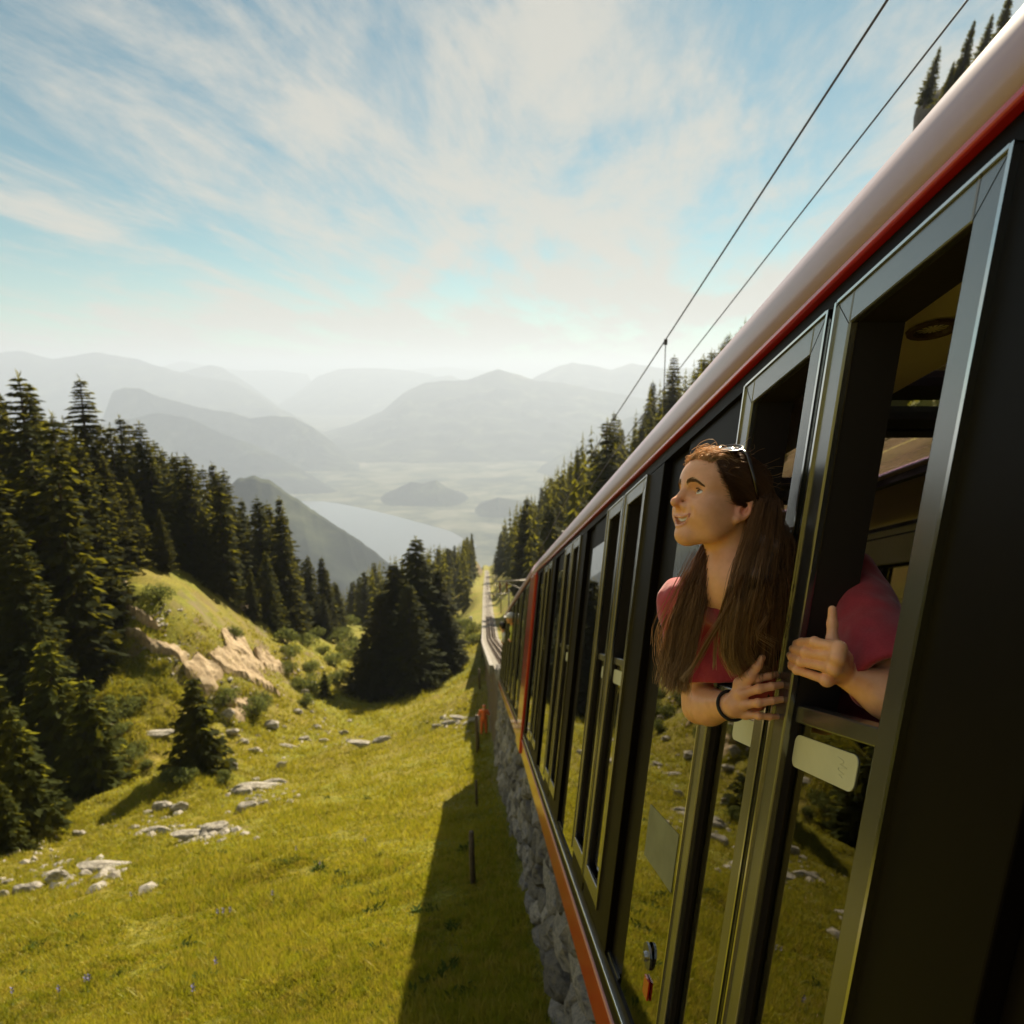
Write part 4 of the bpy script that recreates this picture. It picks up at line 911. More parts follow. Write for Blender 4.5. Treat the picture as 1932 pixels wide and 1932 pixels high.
        if q1 - q0 > .1:
            part('post', M_black, [(q0, q0 + .30, lo, hi, .03, .09), (q0 + .302, q1, lo, hi, .0, .09)], bevel=.004)
            if detail: part('track_rail', M_alu, [(q0 + .06, q1 - .05, lo - .003, lo + .012, .012, .022), (q0 + .1, q1 - .1, lo - .003, lo + .010, .026, .029)])
        # bench with high back across the car
        for dd in (.35, 1.25):
            z0 = b + .2
            sb_ = part('bench', M_seat, [(z0, z0 + .42, .34, .78, dd, dd + .75), (z0 - .08, z0, .5, 1.3, dd, dd + .75)], bevel=.03)
    if hoop:
        part('end_hoop', M_red, [(s1 - .98, s1, -.025, 2.53, -.032, .08)], bevel=.02)
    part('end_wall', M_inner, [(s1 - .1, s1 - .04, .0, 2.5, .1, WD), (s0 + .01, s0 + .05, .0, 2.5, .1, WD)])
    return root
car(-4.6, 10.28, [-5.22 + 2.045 * k + .04 + .0 for k in range(0)] + [1.0 + 2.045 * k for k in range(-2, 4)], 'near dark glazed railway car with aluminium window frames and a red skirt')
car(10.62, 25.1, [10.66 + 2.045 * k for k in range(0, 7)], 'far railway car beyond the red end hoop, seen almost edge on', ztilt=.036, hoop=False, detail=False)
# ---------------------------------------------------------------- people: implicit surfaces, meshed by surface nets
def v3(*a): return np.array(a, float)
def cone(a, b, ra, rb, k=.01): return dict(t='c', a=np.asarray(a, float), b=np.asarray(b, float), ra=ra, rb=rb, k=k, c=(np.asarray(a, float) + b) / 2, R=np.linalg.norm(np.asarray(b, float) - a) / 2 + max(ra, rb))
def ball(c, r, k=.01): return cone(c, np.asarray(c, float) + 1e-5, r, r, k)
def ell(c, r, k=.01, M=None): return dict(t='e', c=np.asarray(c, float), r=np.asarray(r, float), M=np.eye(3) if M is None else np.asarray(M), k=k, R=max(r))
def cut(p, k=.003): p = dict(p); p['cut'] = True; p['k'] = k; return p
def chain(pts, rad, k=.006): return [cone(pts[i], pts[i + 1], rad[i], rad[i + 1], k) for i in range(len(pts) - 1)]
def xf(p, M, o, s):
    p = dict(p)
    if p['t'] == 'c': p['a'] = o + M @ (p['a'] * s); p['b'] = o + M @ (p['b'] * s); p['ra'] *= s; p['rb'] *= s
    else: p['r'] = p['r'] * s; p['M'] = M @ p['M']
    p['c'] = o + M @ (p['c'] * s); p['R'] *= s; p['k'] *= s; return p
def dist(p, X):
    if p['t'] == 'c':
        ab = p['b'] - p['a']; h = np.clip(((X - p['a']) @ ab) / (ab @ ab), 0, 1); return np.linalg.norm(X - p['a'] - h[..., None] * ab, axis=-1) - (p['ra'] + (p['rb'] - p['ra']) * h)
    q = (X - p['c']) @ p['M']; k0 = np.linalg.norm(q / p['r'], axis=-1); k1 = np.linalg.norm(q / p['r'] ** 2, axis=-1); return k0 * (k0 - 1) / np.maximum(k1, 1e-9)
def field(P, X, c=None, rad=0):
    d = np.full(X.shape[:-1], 1.0)
    for p in P:
        if c is not None and np.linalg.norm(p['c'] - c) > p['R'] + rad + p['k'] + .02: continue
        e = dist(p, X); k = p['k']
        if p.get('cut'): e = -e; h = np.maximum(k - np.abs(d - e), 0) / k; d = np.maximum(d, e) + h * h * k * .25
        else: h = np.maximum(k - np.abs(d - e), 0) / k; d = np.minimum(d, e) - h * h * k * .25
    return d
def nets(P, vox, extra=None, B=24):
    "surface of the union P, cell size vox"
    lo = np.min([p['c'] - p['R'] for p in P if not p.get('cut')], 0) - .02; hi = np.max([p['c'] + p['R'] for p in P if not p.get('cut')], 0) + .02
    nb = np.ceil((hi - lo) / (vox * B)).astype(int); rad = vox * B * .87 + vox * 2
    S = (nb * B + 4).astype(np.int64); ids = []; pos = []; quads = []
    ax = np.arange(B + 2)
    G = np.stack(np.meshgrid(ax, ax, ax, indexing='ij'), -1)
    for bi in np.ndindex(*nb):
        o = np.array(bi) * B; c = lo + (o + B / 2) * vox
        near = [p for p in P if np.linalg.norm(p['c'] - c) < p['R'] + rad + p['k'] + .02]
        if not any(not p.get('cut') for p in near): continue
        d0 = field(near, c[None])[0]
        if d0 > rad + .012 or d0 < -rad - .012: continue
        X = lo + (o + G) * vox; D = field(near, X)
        if extra is not None: D = extra(D, X)
        ins = D < 0
        if ins.all() or not ins.any(): continue
        # cells (B+1)^3 ; vertex = mean of edge crossings
        n = B + 1; acc = np.zeros((n, n, n, 3)); cnt = np.zeros((n, n, n))
        cr = [(0, 0, 0), (1, 0, 0), (0, 1, 0), (0, 0, 1), (1, 1, 0), (1, 0, 1), (0, 1, 1), (1, 1, 1)]
        for i, a in enumerate(cr):
            for b in cr[i + 1:]:
                if sum(abs(x - y) for x, y in zip(a, b)) != 1: continue
                da = D[a[0]:a[0] + n, a[1]:a[1] + n, a[2]:a[2] + n]; db = D[b[0]:b[0] + n, b[1]:b[1] + n, b[2]:b[2] + n]
                m = (da < 0) != (db < 0); t = np.where(m, da / np.where(m, da - db, 1), 0)
                pt = np.array(a) + (np.array(b) - np.array(a)) * t[..., None]; acc += pt * m[..., None]; cnt += m
        act = cnt > 0; ci = np.argwhere(act); gp = ci + o
        pos.append(lo + (gp + acc[act] / cnt[act][:, None]) * vox); key = lambda g: (g[:, 0] * S[1] + g[:, 1]) * S[2] + g[:, 2]
        ids.append(key(gp))
        for axs in range(3):       # edges from grid point g along axs, g in 1..B on the other axes
            sl0 = [slice(1, B + 1)] * 3; sl0[axs] = slice(0, B) if True else None; sl1 = list(sl0); sl1[axs] = slice(1, B + 1)
            a = ins[tuple(sl0)]; b = ins[tuple(sl1)]; e = np.argwhere(a != b)
            if not len(e): continue
            fl = a[tuple(e.T)]; g = e + np.array([0 if q == axs else 1 for q in range(3)]) + o
            u = np.zeros(3, int); w = np.zeros(3, int); u[(axs + 1) % 3] = 1; w[(axs + 2) % 3] = 1
            Q = np.stack([key(g - u - w), key(g - w), key(g), key(g - u)], 1); Q[~fl] = Q[~fl][:, ::-1]; quads.append(Q)
    ids = np.concatenate(ids); pos = np.concatenate(pos); quads = np.concatenate(quads)
    un, first = np.unique(ids, return_index=True); Vp = pos[first]
    j = np.searchsorted(un, quads); ok = (un[np.minimum(j, len(un) - 1)] == quads).all(1); j = j[ok]
    lab = np.arange(len(Vp))                      # keep the one largest piece
    while True:
        m = lab[j].min(1); new = lab.copy()
        for k in range(4): np.minimum.at(new, j[:, k], m)
        new = new[new]
        if (new == lab).all(): break
        lab = new
    big = np.bincount(lab).argmax(); keep = lab == big; idx = np.cumsum(keep) - 1; j = j[keep[j[:, 0]]]
    return Vp[keep], idx[j]
def attr(me, name, val):
    a = me.attributes.new(name, 'FLOAT', 'POINT'); a.data.foreach_set('value', np.ascontiguousarray(val, np.float32))
def relax(V, Q, n=1, f=.5):
    e = np.concatenate([Q[:, [0, 1]], Q[:, [1, 2]], Q[:, [2, 3]], Q[:, [3, 0]]])
    for _ in range(n):
        s = np.zeros_like(V); c = np.zeros(len(V))
        for a, b in ((0, 1), (1, 0)): np.add.at(s, e[:, a], V[e[:, b]]); np.add.at(c, e[:, a], 1)
        V = V + f * (s / np.maximum(c, 1)[:, None] - V)
    return V
def side_pt(px, py, off):
    "point on the train side behind (px, py), set off outward"
    r = at(px, py, 1.0); nrm = np.cross([0, math.cos(R(19.24)), -math.sin(R(19.24))], [TUM, 0, 1.0]); nrm /= np.linalg.norm(nrm)
    P0 = np.array([A0 - off, 0, ZS]); return r * ((nrm @ P0) / (nrm @ r))
def skin_mat():
    m, n, l, p = mat_new('skin'); A = n.new('ShaderNodeAttribute'); A.attribute_name = 'lip'; Bn = n.new('ShaderNodeAttribute'); Bn.attribute_name = 'nail'; Cn = n.new('ShaderNodeAttribute'); Cn.attribute_name = 'blush'
    tc = n.new('ShaderNodeTexCoord'); t = tex(n, l, tc.outputs['Object'], 60, 5, .6)
    c = ramp(n, l, t, [(.3, (.78, .385, .20)), (.7, (.87, .455, .25))])
    c = mixc(n, l, Cn.outputs['Fac'], c, (.74, .27, .17)); c = mixc(n, l, A.outputs['Fac'], c, (.50, .17, .14)); c = mixc(n, l, Bn.outputs['Fac'], c, (.66, .46, .38))
    l.new(c, p.inputs['Base Color']); p.inputs['Roughness'].default_value = .36; p.inputs['Specular IOR Level'].default_value = .5
    p.inputs['Subsurface Weight'].default_value = .35; p.inputs['Subsurface Radius'].default_value = (1, .4, .2); p.inputs['Subsurface Scale'].default_value = .006
    b = n.new('ShaderNodeBump'); b.inputs['Strength'].default_value = .12; b.inputs['Distance'].default_value = .001; l.new(tex(n, l, tc.outputs['Object'], 420, 3, .6), b.inputs['Height']); l.new(b.outputs[0], p.inputs['Normal'])
    return m
M_skin = skin_mat()
def cloth(name, c0, c1, scale=260):
    m, n, l, p = mat_new(name); tc = n.new('ShaderNodeTexCoord'); a = tex(n, l, tc.outputs['Object'], scale, 3, .7); b = tex(n, l, tc.outputs['Object'], 14, 4, .6)
    c = ramp(n, l, a, [(.3, c0), (.7, c1)]); c = mixc(n, l, .35, c, ramp(n, l, b, [(.3, tuple(x * .75 for x in c0)), (.7, c1)]))
    l.new(c, p.inputs['Base Color']); p.inputs['Roughness'].default_value = .85; p.inputs['Sheen Weight'].default_value = .35; p.inputs['Sheen Roughness'].default_value = .5; p.inputs['Specular IOR Level'].default_value = .2
    bp = n.new('ShaderNodeBump'); bp.inputs['Strength'].default_value = .25; bp.inputs['Distance'].default_value = .002; l.new(a, bp.inputs['Height']); l.new(bp.outputs[0], p.inputs['Normal'])
    return m
M_shirt = cloth('red_jersey', (.33, .028, .045), (.45, .05, .07))
M_trouser = cloth('dark_denim', (.02, .022, .03), (.04, .045, .06))
def hair_mat():
    m, n, l, p = mat_new('brown_hair'); A = n.new('ShaderNodeAttribute'); A.attribute_name = 'along'; B = n.new('ShaderNodeAttribute'); B.attribute_name = 'tone'
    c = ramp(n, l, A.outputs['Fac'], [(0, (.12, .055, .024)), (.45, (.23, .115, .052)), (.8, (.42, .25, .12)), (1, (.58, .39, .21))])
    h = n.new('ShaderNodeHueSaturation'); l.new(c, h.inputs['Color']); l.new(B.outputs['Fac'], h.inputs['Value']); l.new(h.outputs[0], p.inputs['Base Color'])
    p.inputs['Roughness'].default_value = .42; p.inputs['Specular IOR Level'].default_value = .25; p.inputs['Anisotropic'].default_value = .6
    tr = n.new('ShaderNodeBsdfTranslucent'); l.new(mixc(n, l, .5, h.outputs[0], (.5, .3, .12)), tr.inputs[0]); ms = n.new('ShaderNodeMixShader'); ms.inputs[0].default_value = .4
    l.new(p.outputs[0], ms.inputs[1]); l.new(tr.outputs[0], ms.inputs[2]); l.new(ms.outputs[0], n['Material Output'].inputs[0]); return m
M_hair = hair_mat()
def cap_mat():
    m, n, l, p = mat_new('hair_mass'); tc = n.new('ShaderNodeTexCoord'); mp = n.new('ShaderNodeMapping'); mp.inputs['Scale'].default_value = (520, 520, 9); l.new(tc.outputs['Object'], mp.inputs[0])
    t = tex(n, l, mp.outputs[0], 1.0, 3, .6); l.new(ramp(n, l, t, [(.3, (.05, .023, .01)), (.55, (.13, .064, .03)), (.75, (.21, .11, .05))]), p.inputs['Base Color']); p.inputs['Roughness'].default_value = .5
    b = n.new('ShaderNodeBump'); b.inputs['Strength'].default_value = .6; b.inputs['Distance'].default_value = .002; l.new(t, b.inputs['Height']); l.new(b.outputs[0], p.inputs['Normal']); return m
M_cap = cap_mat()
def spline(P, n):
    "Catmull-Rom through the points P (k x 3) -> n x 3"
    P = np.asarray(P, float); P = np.vstack([2 * P[0] - P[1], P, 2 * P[-1] - P[-2]]); t = np.linspace(0, len(P) - 3 - 1e-6, n); i = t.astype(int); u = (t - i)[:, None]
    a, b, c, d = P[i], P[i + 1], P[i + 2], P[i + 3]
    return .5 * (2 * b + (c - a) * u + (2 * a - 5 * b + 4 * c - d) * u ** 2 + (3 * b - a - 3 * c + d) * u ** 3)
class Strands:
    def __init__(s): s.V = []; s.F = []; s.A = []; s.T = []; s.n = 0
    def add(s, path, r0=.0007, r1=.0003, a0=0., a1=1., tone=1.):
        n = len(path); tg = np.gradient(path, axis=0); tg /= np.linalg.norm(tg, axis=1)[:, None] + 1e-9
        a = np.cross(tg, [.3, .2, .93]); a /= np.linalg.norm(a, axis=1)[:, None] + 1e-9; b = np.cross(tg, a); u_ = np.linspace(0, 1, n); r = ((r0 + (r1 - r0) * u_) * np.minimum(1, .25 + u_ * 5))[:, None]
        ring = np.stack([path + r * (a * math.cos(q) + b * math.sin(q)) for q in (0, 2.094, 4.189)], 1).reshape(-1, 3)
        i = np.arange(n - 1)[:, None] * 3 + s.n; k = np.arange(3)[None]; k2 = (k + 1) % 3
        s.F.append(np.stack([i + k, i + k2, i + 3 + k2, i + 3 + k], -1).reshape(-1, 4)); s.V.append(ring); s.A.append(np.repeat(np.linspace(a0, a1, n), 3)); s.T.append(np.full(n * 3, tone)); s.n += 3 * n
    def build(s, name, mat, parent):
        me = np_mesh(name, np.concatenate(s.V), np.concatenate(s.F), True); attr(me, 'along', np.concatenate(s.A)); attr(me, 'tone', np.concatenate(s.T)); return link(name, me, mat, parent)
# ---------------------------------------------------------------- the woman at the window
def woman():
    yaw, pit, rol = R(257), R(18.5), R(11.5); HS = .908
    f = np.array([math.sin(yaw) * math.cos(pit), math.cos(yaw) * math.cos(pit), math.sin(pit)]); lf = np.array([-f[1], f[0], 0]); lf /= np.linalg.norm(lf); up = np.cross(f, lf)
    HM = np.stack([f, lf * math.cos(rol) + up * math.sin(rol), -lf * math.sin(rol) + up * math.cos(rol)], 1); HO = np.array([.503, 1.550, -.2765])
    W = lambda *p: HO + HM @ (np.array(p, float) * HS)
    root = empty('person', (.80, 1.75, -2.02), 'laughing long haired woman in a red T-shirt leaning out of the train window', 'person'); inv = Matrix.Translation((-.80, -1.75, 2.02))
    def child(name, me, mat): o = link(name, me, mat, root); o.matrix_parent_inverse = inv; return o
    # joints
    NB = at(1388, 1098, 1.60); RS = at(1292, 1140, 1.76); RE = at(1320, 1333, 1.75); RW = at(1384, 1331, 1.575); LS = np.array([.775, 1.51, float(at(1612, 1112, 1.52)[2])]); LE = at(1716, 1338, 1.30); LW = at(1592, 1268, 1.375)
    HIP = np.array([1.02, 1.72, -1.14]); CH = (RS + LS) / 2 + np.array([.05, .03, -.13])
    # head, in its own axes: x forward, y to her left, z up
    Hd = [ell((-.008, 0, .034), (.100, .077, .086), .02), ell((.030, 0, -.022), (.060, .058, .080), .03), ell((.052, 0, .040), (.045, .058, .048), .03)]
    for s in (-1, 1):
        Hd += [cone((-.002, .056 * s, -.045), (.028, .043 * s, -.078), .012, .011, .035), cone((.028, .043 * s, -.080), (.062, .012 * s, -.099), .011, .013, .04), ell((.057, .040 * s, -.030), (.027, .025, .023), .028), ell((.064, .030 * s, -.050), (.022, .018, .020), .022), ell((.030, .050 * s, -.046), (.036, .020, .036), .03), cone((.079, .010 * s, .021), (.062, .046 * s, .022), .0105, .008, .018)]
    Hd += [ball((.0715, 0, -.0985), .0145, .02), ell((.0620, 0, -.064), (.019, .029, .030), .02), cone((.084, 0, .018), (.0965, 0, -.008), .0095, .0082, .012), cone((.0965, 0, -.008), (.1115, 0, -.029), .0082, .0088, .008), ball((.1115, 0, -.0320), .0100, .006)]
    for s in (-1, 1):
        Hd += [cut(ell((.094, .033 * s, .002), (.018, .019, .0125)), .014), ball((.0940, .0128 * s, -.0365), .0082, .010)]
    # eyelids
    EY = [(.0655, .0315 * s, .0015) for s in (-1, 1)]
    for e, s in zip(EY, (-1, 1)):
        Hd += [ball(e, .0150, .005)]
        ca, sa = math.cos(.10 * s), math.sin(.10 * s); Mr = np.array([[1, 0, 0], [0, math.cos(.08 * s), -math.sin(.08 * s)], [0, math.sin(.08 * s), math.cos(.08 * s)]])
        Hd += [cut(ell((e[0] + .0135, e[1] + .002 * s, e[2] + .0006), (.0125, .0128, .0050), M=Mr), .0012)]
    # mouth: open smile, laid on the face's own surface
    def fx0(y, z):
        xs = np.linspace(.03, .12, 181); F_ = field(Hd0, np.stack([xs, np.full(181, y), np.full(181, z)], -1)); k = np.where(F_ < 0)[0]; return xs[k[-1]] if len(k) else .05
    Hd0 = list(Hd)
    up_l = [(fx0(y, z) + o, y, z) for y, z, o in ((.0350, -.0530, -.0012), (.022, -.0575, .0), (.0075, -.0595, .0012), (0, -.0603, .0010), (-.0075, -.0595, .0012), (-.022, -.0575, .0), (-.0350, -.0530, -.0012))]
    lo_l = [(fx0(y, z) + o, y, z) for y, z, o in ((.0345, -.0543, -.0012), (.0235, -.0700, -.0004), (.010, -.0807, .0006), (0, -.0827, .0006), (-.010, -.0807, .0006), (-.0235, -.0700, -.0004), (-.0345, -.0543, -.0012))]
    for y, hz in ((0, .0098), (.009, .0094), (-.009, .0094), (.018, .0080), (-.018, .0080), (.0275, .0050), (-.0275, .0050)):
        zc = -.0703 + 16 * y * y; Hd += [cut(ell((fx0(y, zc) + .002, y, zc), (.015, .0068, hz)), .002)]
    ru = [.0016, .0025, .0028, .0027, .0028, .0025, .0016]; rl = [.0016, .0027, .0033, .0035, .0033, .0027, .0016]
    lips = chain([tuple(q) for q in spline(up_l, 15)], list(np.interp(np.linspace(0, 6, 15), range(7), ru)), .003) + chain([tuple(q) for q in spline(lo_l, 15)], list(np.interp(np.linspace(0, 6, 15), range(7), rl)), .003); Hd += lips
    for s in (-1, 1): Hd += [cut(ball((.1035, .0050 * s, -.0448), .0028), .003), cut(ell((fx0(.040 * s, -.050) + .006, .040 * s, -.050), (.008, .003, .009)), .010)]
    # ears
    for s in (-1, 1):
        t = R(14); Me = np.array([[math.cos(t), 0, -math.sin(t)], [0, 1, 0], [math.sin(t), 0, math.cos(t)]]); tw = .42 * s; Mt = np.array([[math.cos(tw), math.sin(tw), 0], [-math.sin(tw), math.cos(tw), 0], [0, 0, 1]])
        Hd += [ell((-.019, .0805 * s, -.012), (.0185, .0068, .031), .005, Mt @ Me), ball((-.008, .0755 * s, -.041), .0078, .008), cut(ell((-.0150, .0915 * s, -.015), (.0110, .0150, .0170), M=Mt @ Me), .002), cone((-.021, .0825 * s, -.020), (-.027, .0845 * s, .004), .0026, .0022, .003), cut(ell((-.0190, .0905 * s, .009), (.0085, .0075, .0042), M=Mt @ Me), .002)]
    P = [xf(p, HM, HO, HS) for p in Hd]
    # neck and torso
    P += [cone(W(-.036, 0, -.045), NB + np.array([.012, .012, -.02]), .050, .054, .025), cone(NB, RS + np.array([0, 0, .0]), .045, .046, .05), cone(NB, LS, .045, .046, .05), cone(NB, CH, .06, .09, .06)]
    # arms
    P += chain([RS, RS * .45 + RE * .55, RE], [.047, .044, .036], .02) + chain([RE, RE * .7 + RW * .3, RW], [.037, .040, .0255], .02)
    P += chain([LS, LS * .45 + LE * .55, LE], [.047, .044, .037], .02) + chain([LE, LE * .65 + LW * .35, LW], [.037, .038, .026], .02)
    # right hand spread on the window frame
    S = side_pt
    hand_r = []; nails = []
    kn = [at(1396, 1290, 1.565), at(1398, 1309.5, 1.553), at(1402, 1329, 1.553), at(1406, 1347, 1.562)]
    fing = [[kn[0], at(1428, 1280.5, 1.553), at(1450, 1275.5, 1.555), S(1468, 1271.5, .008)], [kn[1], at(1432, 1299.5, 1.532), at(1456, 1295, 1.532), S(1475.5, 1292, .009)], [kn[2], at(1430, 1326.5, 1.53), at(1456, 1322.5, 1.532), S(1476.5, 1319.5, .008)], [kn[3], at(1431, 1350.5, 1.542), at(1452, 1352.5, 1.545), S(1469.5, 1352, .007)]]
    for i, F in enumerate(fing):
        r0 = (.0088, .0090, .0086, .0074)[i]; hand_r += chain(F, [r0 * 1.08, r0, r0 * .90, r0 * .78], .004) + [ball(F[1], r0 * 1.05, .004)]
        hand_r += [cone(RW * .8 + kn[i] * .2, kn[i], .015, .0105, .012)]
        d = F[3] - F[2]; d /= np.linalg.norm(d); nails.append((F[3] - d * .001, d))
    th = [RW * .55 + kn[0] * .45 + np.array([.004, 0, .006]), at(1414, 1277, 1.55), at(1429, 1256, 1.545), at(1438, 1241, 1.545)]
    hand_r += chain(th, [.013, .0105, .0092, .0072], .006) + [cone(th[1], kn[0], .008, .009, .012)]
    P += hand_r
    # left hand closed round the frame
    kn = [S(1584, 1223, .018), S(1581, 1241, .022), S(1574, 1261, .022), S(1560, 1283, .016)]
    fing = [[kn[0], S(1537, 1212, .034), S(1513, 1212, .024), S(1502, 1214, .008)], [kn[1], S(1520, 1230.5, .034), S(1502, 1226, .022), S(1495, 1224, .008)], [kn[2], S(1512, 1248.5, .034), S(1495, 1241, .021), S(1490, 1236, .008)], [kn[3], S(1504, 1264, .029), S(1494, 1257, .018), S(1492, 1251, .008)]]
    for i, F in enumerate(fing):
        r0 = (.0094, .0094, .0090, .0082)[i]; P += chain(F, [r0 * 1.1, r0 * 1.02, r0 * .92, r0 * .78], .004) + [ball(F[1], r0 * 1.08, .004), cone(LW * .8 + kn[i] * .2, kn[i], .016, .0112, .012)]
        d = F[3] - F[2]; d /= np.linalg.norm(d); nails.append((F[3], d))
    th = [LW * .5 + kn[0] * .5 + np.array([.006, 0, .004]), S(1570, 1207, .004), S(1570.5, 1177, .003), S(1570.5, 1150, .004)]
    P += chain(th, [.014, .0105, .0092, .0075], .006)
    V, Q = nets(P, .0019); V = relax(V, Q, 1, .35)
    me = np_mesh('body', V, Q, True)
    hl = (V - HO) @ HM / HS
    lipd = np.min([dist(p, hl) for p in lips], 0); attr(me, 'lip', smooth01(1 - (lipd + .0002) / .0012))
    bl = np.zeros(len(V))
    for s in (-1, 1): bl = np.maximum(bl, np.exp(-((hl - np.array([.064, .040 * s, -.034])) ** 2).sum(1) / .018 ** 2) * .5)
    bl = np.maximum(bl, np.exp(-((hl - np.array([.108, 0, -.034])) ** 2).sum(1) / .014 ** 2) * .6); bl = np.maximum(bl, np.exp(-((hl - np.array([-.015, .08, -.012])) ** 2).sum(1) / .026 ** 2) * .9); attr(me, 'blush', bl)
    nl = np.zeros(len(V)); outw = np.array([-1, 0, .084])
    for c, d in nails: nl = np.maximum(nl, smooth01(1.6 - np.linalg.norm((V - c - outw * .005), axis=1) / .0062))
    attr(me, 'nail', nl)
    child('body', me, M_skin)
    # eyes
    m, n, l, p = mat_new('eye'); tc = n.new('ShaderNodeTexCoord'); nv = n.new('ShaderNodeVectorMath'); nv.operation = 'NORMALIZE'; l.new(tc.outputs['Object'], nv.inputs[0]); dp = n.new('ShaderNodeVectorMath'); dp.operation = 'DOT_PRODUCT'; l.new(nv.outputs[0], dp.inputs[0]); dp.inputs[1].default_value = Vector((.90, .13, .27)).normalized()
    l.new(ramp(n, l, dp.outputs['Value'], [(.80, (.80, .77, .72)), (.895, (.76, .72, .66)), (.912, (.05, .034, .022)), (.93, (.20, .135, .06)), (.975, (.26, .17, .07)), (.986, (.004, .004, .004))]), p.inputs['Base Color']); p.inputs['Roughness'].default_value = .08; p.inputs['Coat Weight'].default_value = 1
    for e in EY:
        bm = bmesh.new(); bmesh.ops.create_uvsphere(bm, u_segments=24, v_segments=16, radius=.0146 * HS); em = bpy.data.meshes.new('eye'); bm.to_mesh(em); bm.free()
        for q in em.polygons: q.use_smooth = True
        o = link('eye', em, m, root); o.matrix_parent_inverse = inv; o.matrix_basis = Matrix.Translation(W(*e)) @ Matrix(HM.tolist()).to_4x4()
    # teeth
    mt = simple('tooth_enamel', (.78, .72, .60), .2, coat=.5); mb = MB()
    for k in range(-6, 6):
        y0 = (k + .05) * .0050; y1 = (k + .95) * .0050; xa = fx0(y0, -.0655) - .0035; xb = fx0(y1, -.0655) - .0035; zb = -.0697 + .25 * abs(k + .5) * .0016 + 14 * y0 * y0; zt = -.0590 + 9 * y0 * y0
        mb.hexa([tuple(W(x, y, z)) for z in (zb, zt) for x, y in ((xa - .004, y0), (xb - .004, y1), (xb, y1), (xa, y0))])
    o = mb.build('teeth', mt, root, bevel=.0008); o.matrix_parent_inverse = inv
    mb = MB(); mb.tube([tuple(W(.040, 0, -.068)), tuple(W(.056, 0, -.068))], .022, 14); o = mb.build('mouth_inside', simple('mouth_inside', (.05, .008, .006), .6), root, True); o.matrix_parent_inverse = inv
    # shirt
    fd = np.cross(LS - RS, [0, 0, 1.0]); fd = -fd / np.linalg.norm(fd); 
    if fd[1] > 0: fd = -fd
    lat = (LS - RS) / np.linalg.norm(LS - RS); BMx = np.stack([lat, fd, np.cross(lat, fd)], 1)
    SH = [cone(NB + np.array([.0, .01, -.035]), RS, .056, .060, .05), cone(NB + np.array([.0, .01, -.035]), LS, .056, .058, .05), ell(CH + fd * .01, (.165, .112, .17), .06, BMx), cone(CH + np.array([.07, .0, -.04]), HIP, .115, .15, .08), ell(CH + fd * .075 - lat * .065 + np.array([0, 0, -.03]), (.06, .05, .06), .06, BMx), ell(CH + fd * .075 + lat * .065 + np.array([0, 0, -.03]), (.06, .05, .06), .06, BMx)]
    ra = RE - RS; rs_end = RS + ra * .66; la = LE - LS; ls_end = LS + la * .80
    SH += [cone(RS, rs_end, .060, .067, .03), cone(LS + np.array([.004, 0, 0]), ls_end, .060, .082, .03)]
    # front of the shirt hanging over the window rail, down to the wrist
    SH += [cone(CH + fd * .06 + np.array([-.03, 0, -.05]), at(1364, 1282, 1.68), .085, .03, .05)]
    cuts = []
    for a, e in ((ra / np.linalg.norm(ra), rs_end), (la / np.linalg.norm(la), ls_end)):
        cuts.append((a, e))
    SH += [cut(cone(rs_end - ra * .12, rs_end + ra * .4, .054, .060), .006), cut(cone(ls_end - la * .06, ls_end + la * .4, .064, .070), .006)]
    ncv = NB - W(-.028, 0, -.045); ncv /= np.linalg.norm(ncv)
    SH += [cut(cone(NB - ncv * .12, NB - ncv * .022, .066, .060), .010)]
    def fold(D, X):
        w = .009 * fbm(X[..., 0] * 9 + X[..., 2] * 5, X[..., 1] * 9, X[..., 2] * 6, 3) + .003 * perlin(X[..., 0] * 34 + X[..., 2] * 16, X[..., 1] * 34, X[..., 2] * 12)
        D = D + w
        for a, e in cuts: D = np.maximum(D, np.where(np.linalg.norm(X - e, axis=-1) < .14, (X - e) @ a - .012, -1))
        return D
    V, Q = nets(SH, .0036, fold, 20); V = relax(V, Q, 2, .5); me = np_mesh('tshirt', V, Q, True); child('tshirt', me, M_shirt)
    TR = [cone(HIP + np.array([0, 0, .04]), HIP, .15, .16, .05), cone(HIP + np.array([.0, -.09, -.03]), HIP + np.array([-.06, -.1, -.45]), .09, .065, .05), cone(HIP + np.array([-.06, -.1, -.45]), HIP + np.array([-.04, -.1, -.88]), .062, .045, .03), cone(HIP + np.array([.0, .09, -.03]), HIP + np.array([.02, .1, -.47]), .09, .065, .05), cone(HIP + np.array([.02, .1, -.47]), HIP + np.array([.05, .1, -.98]), .062, .045, .03)]
    V, Q = nets(TR, .012, None, 16); child('trousers', np_mesh('trousers', V, Q, True), M_trouser)
    # hair tie round the right wrist
    ax = (RW - RE) / np.linalg.norm(RW - RE); a = np.cross(ax, [0, 0, 1]); a /= np.linalg.norm(a); b = np.cross(ax, a); C = RW - ax * .010 + np.array([0, 0, 0])
    mb = MB(); ring = [tuple(C + (a * math.cos(t) + b * math.sin(t)) * .0305 + ax * .006 * math.sin(t)) for t in np.linspace(0, 2 * math.pi, 33)]; mb.tube(ring, .0036, 8, False); o = mb.build('hair_tie', M_rubber, root, True); o.matrix_parent_inverse = inv
    # ---- hair
    rg = np.random.default_rng(5)
    # cap following the skull behind the hairline
    CAP = [ell((-.018, 0, .034), (.115, .087, .0955), .02), ell((-.035, 0, -.02), (.075, .078, .085), .03)]
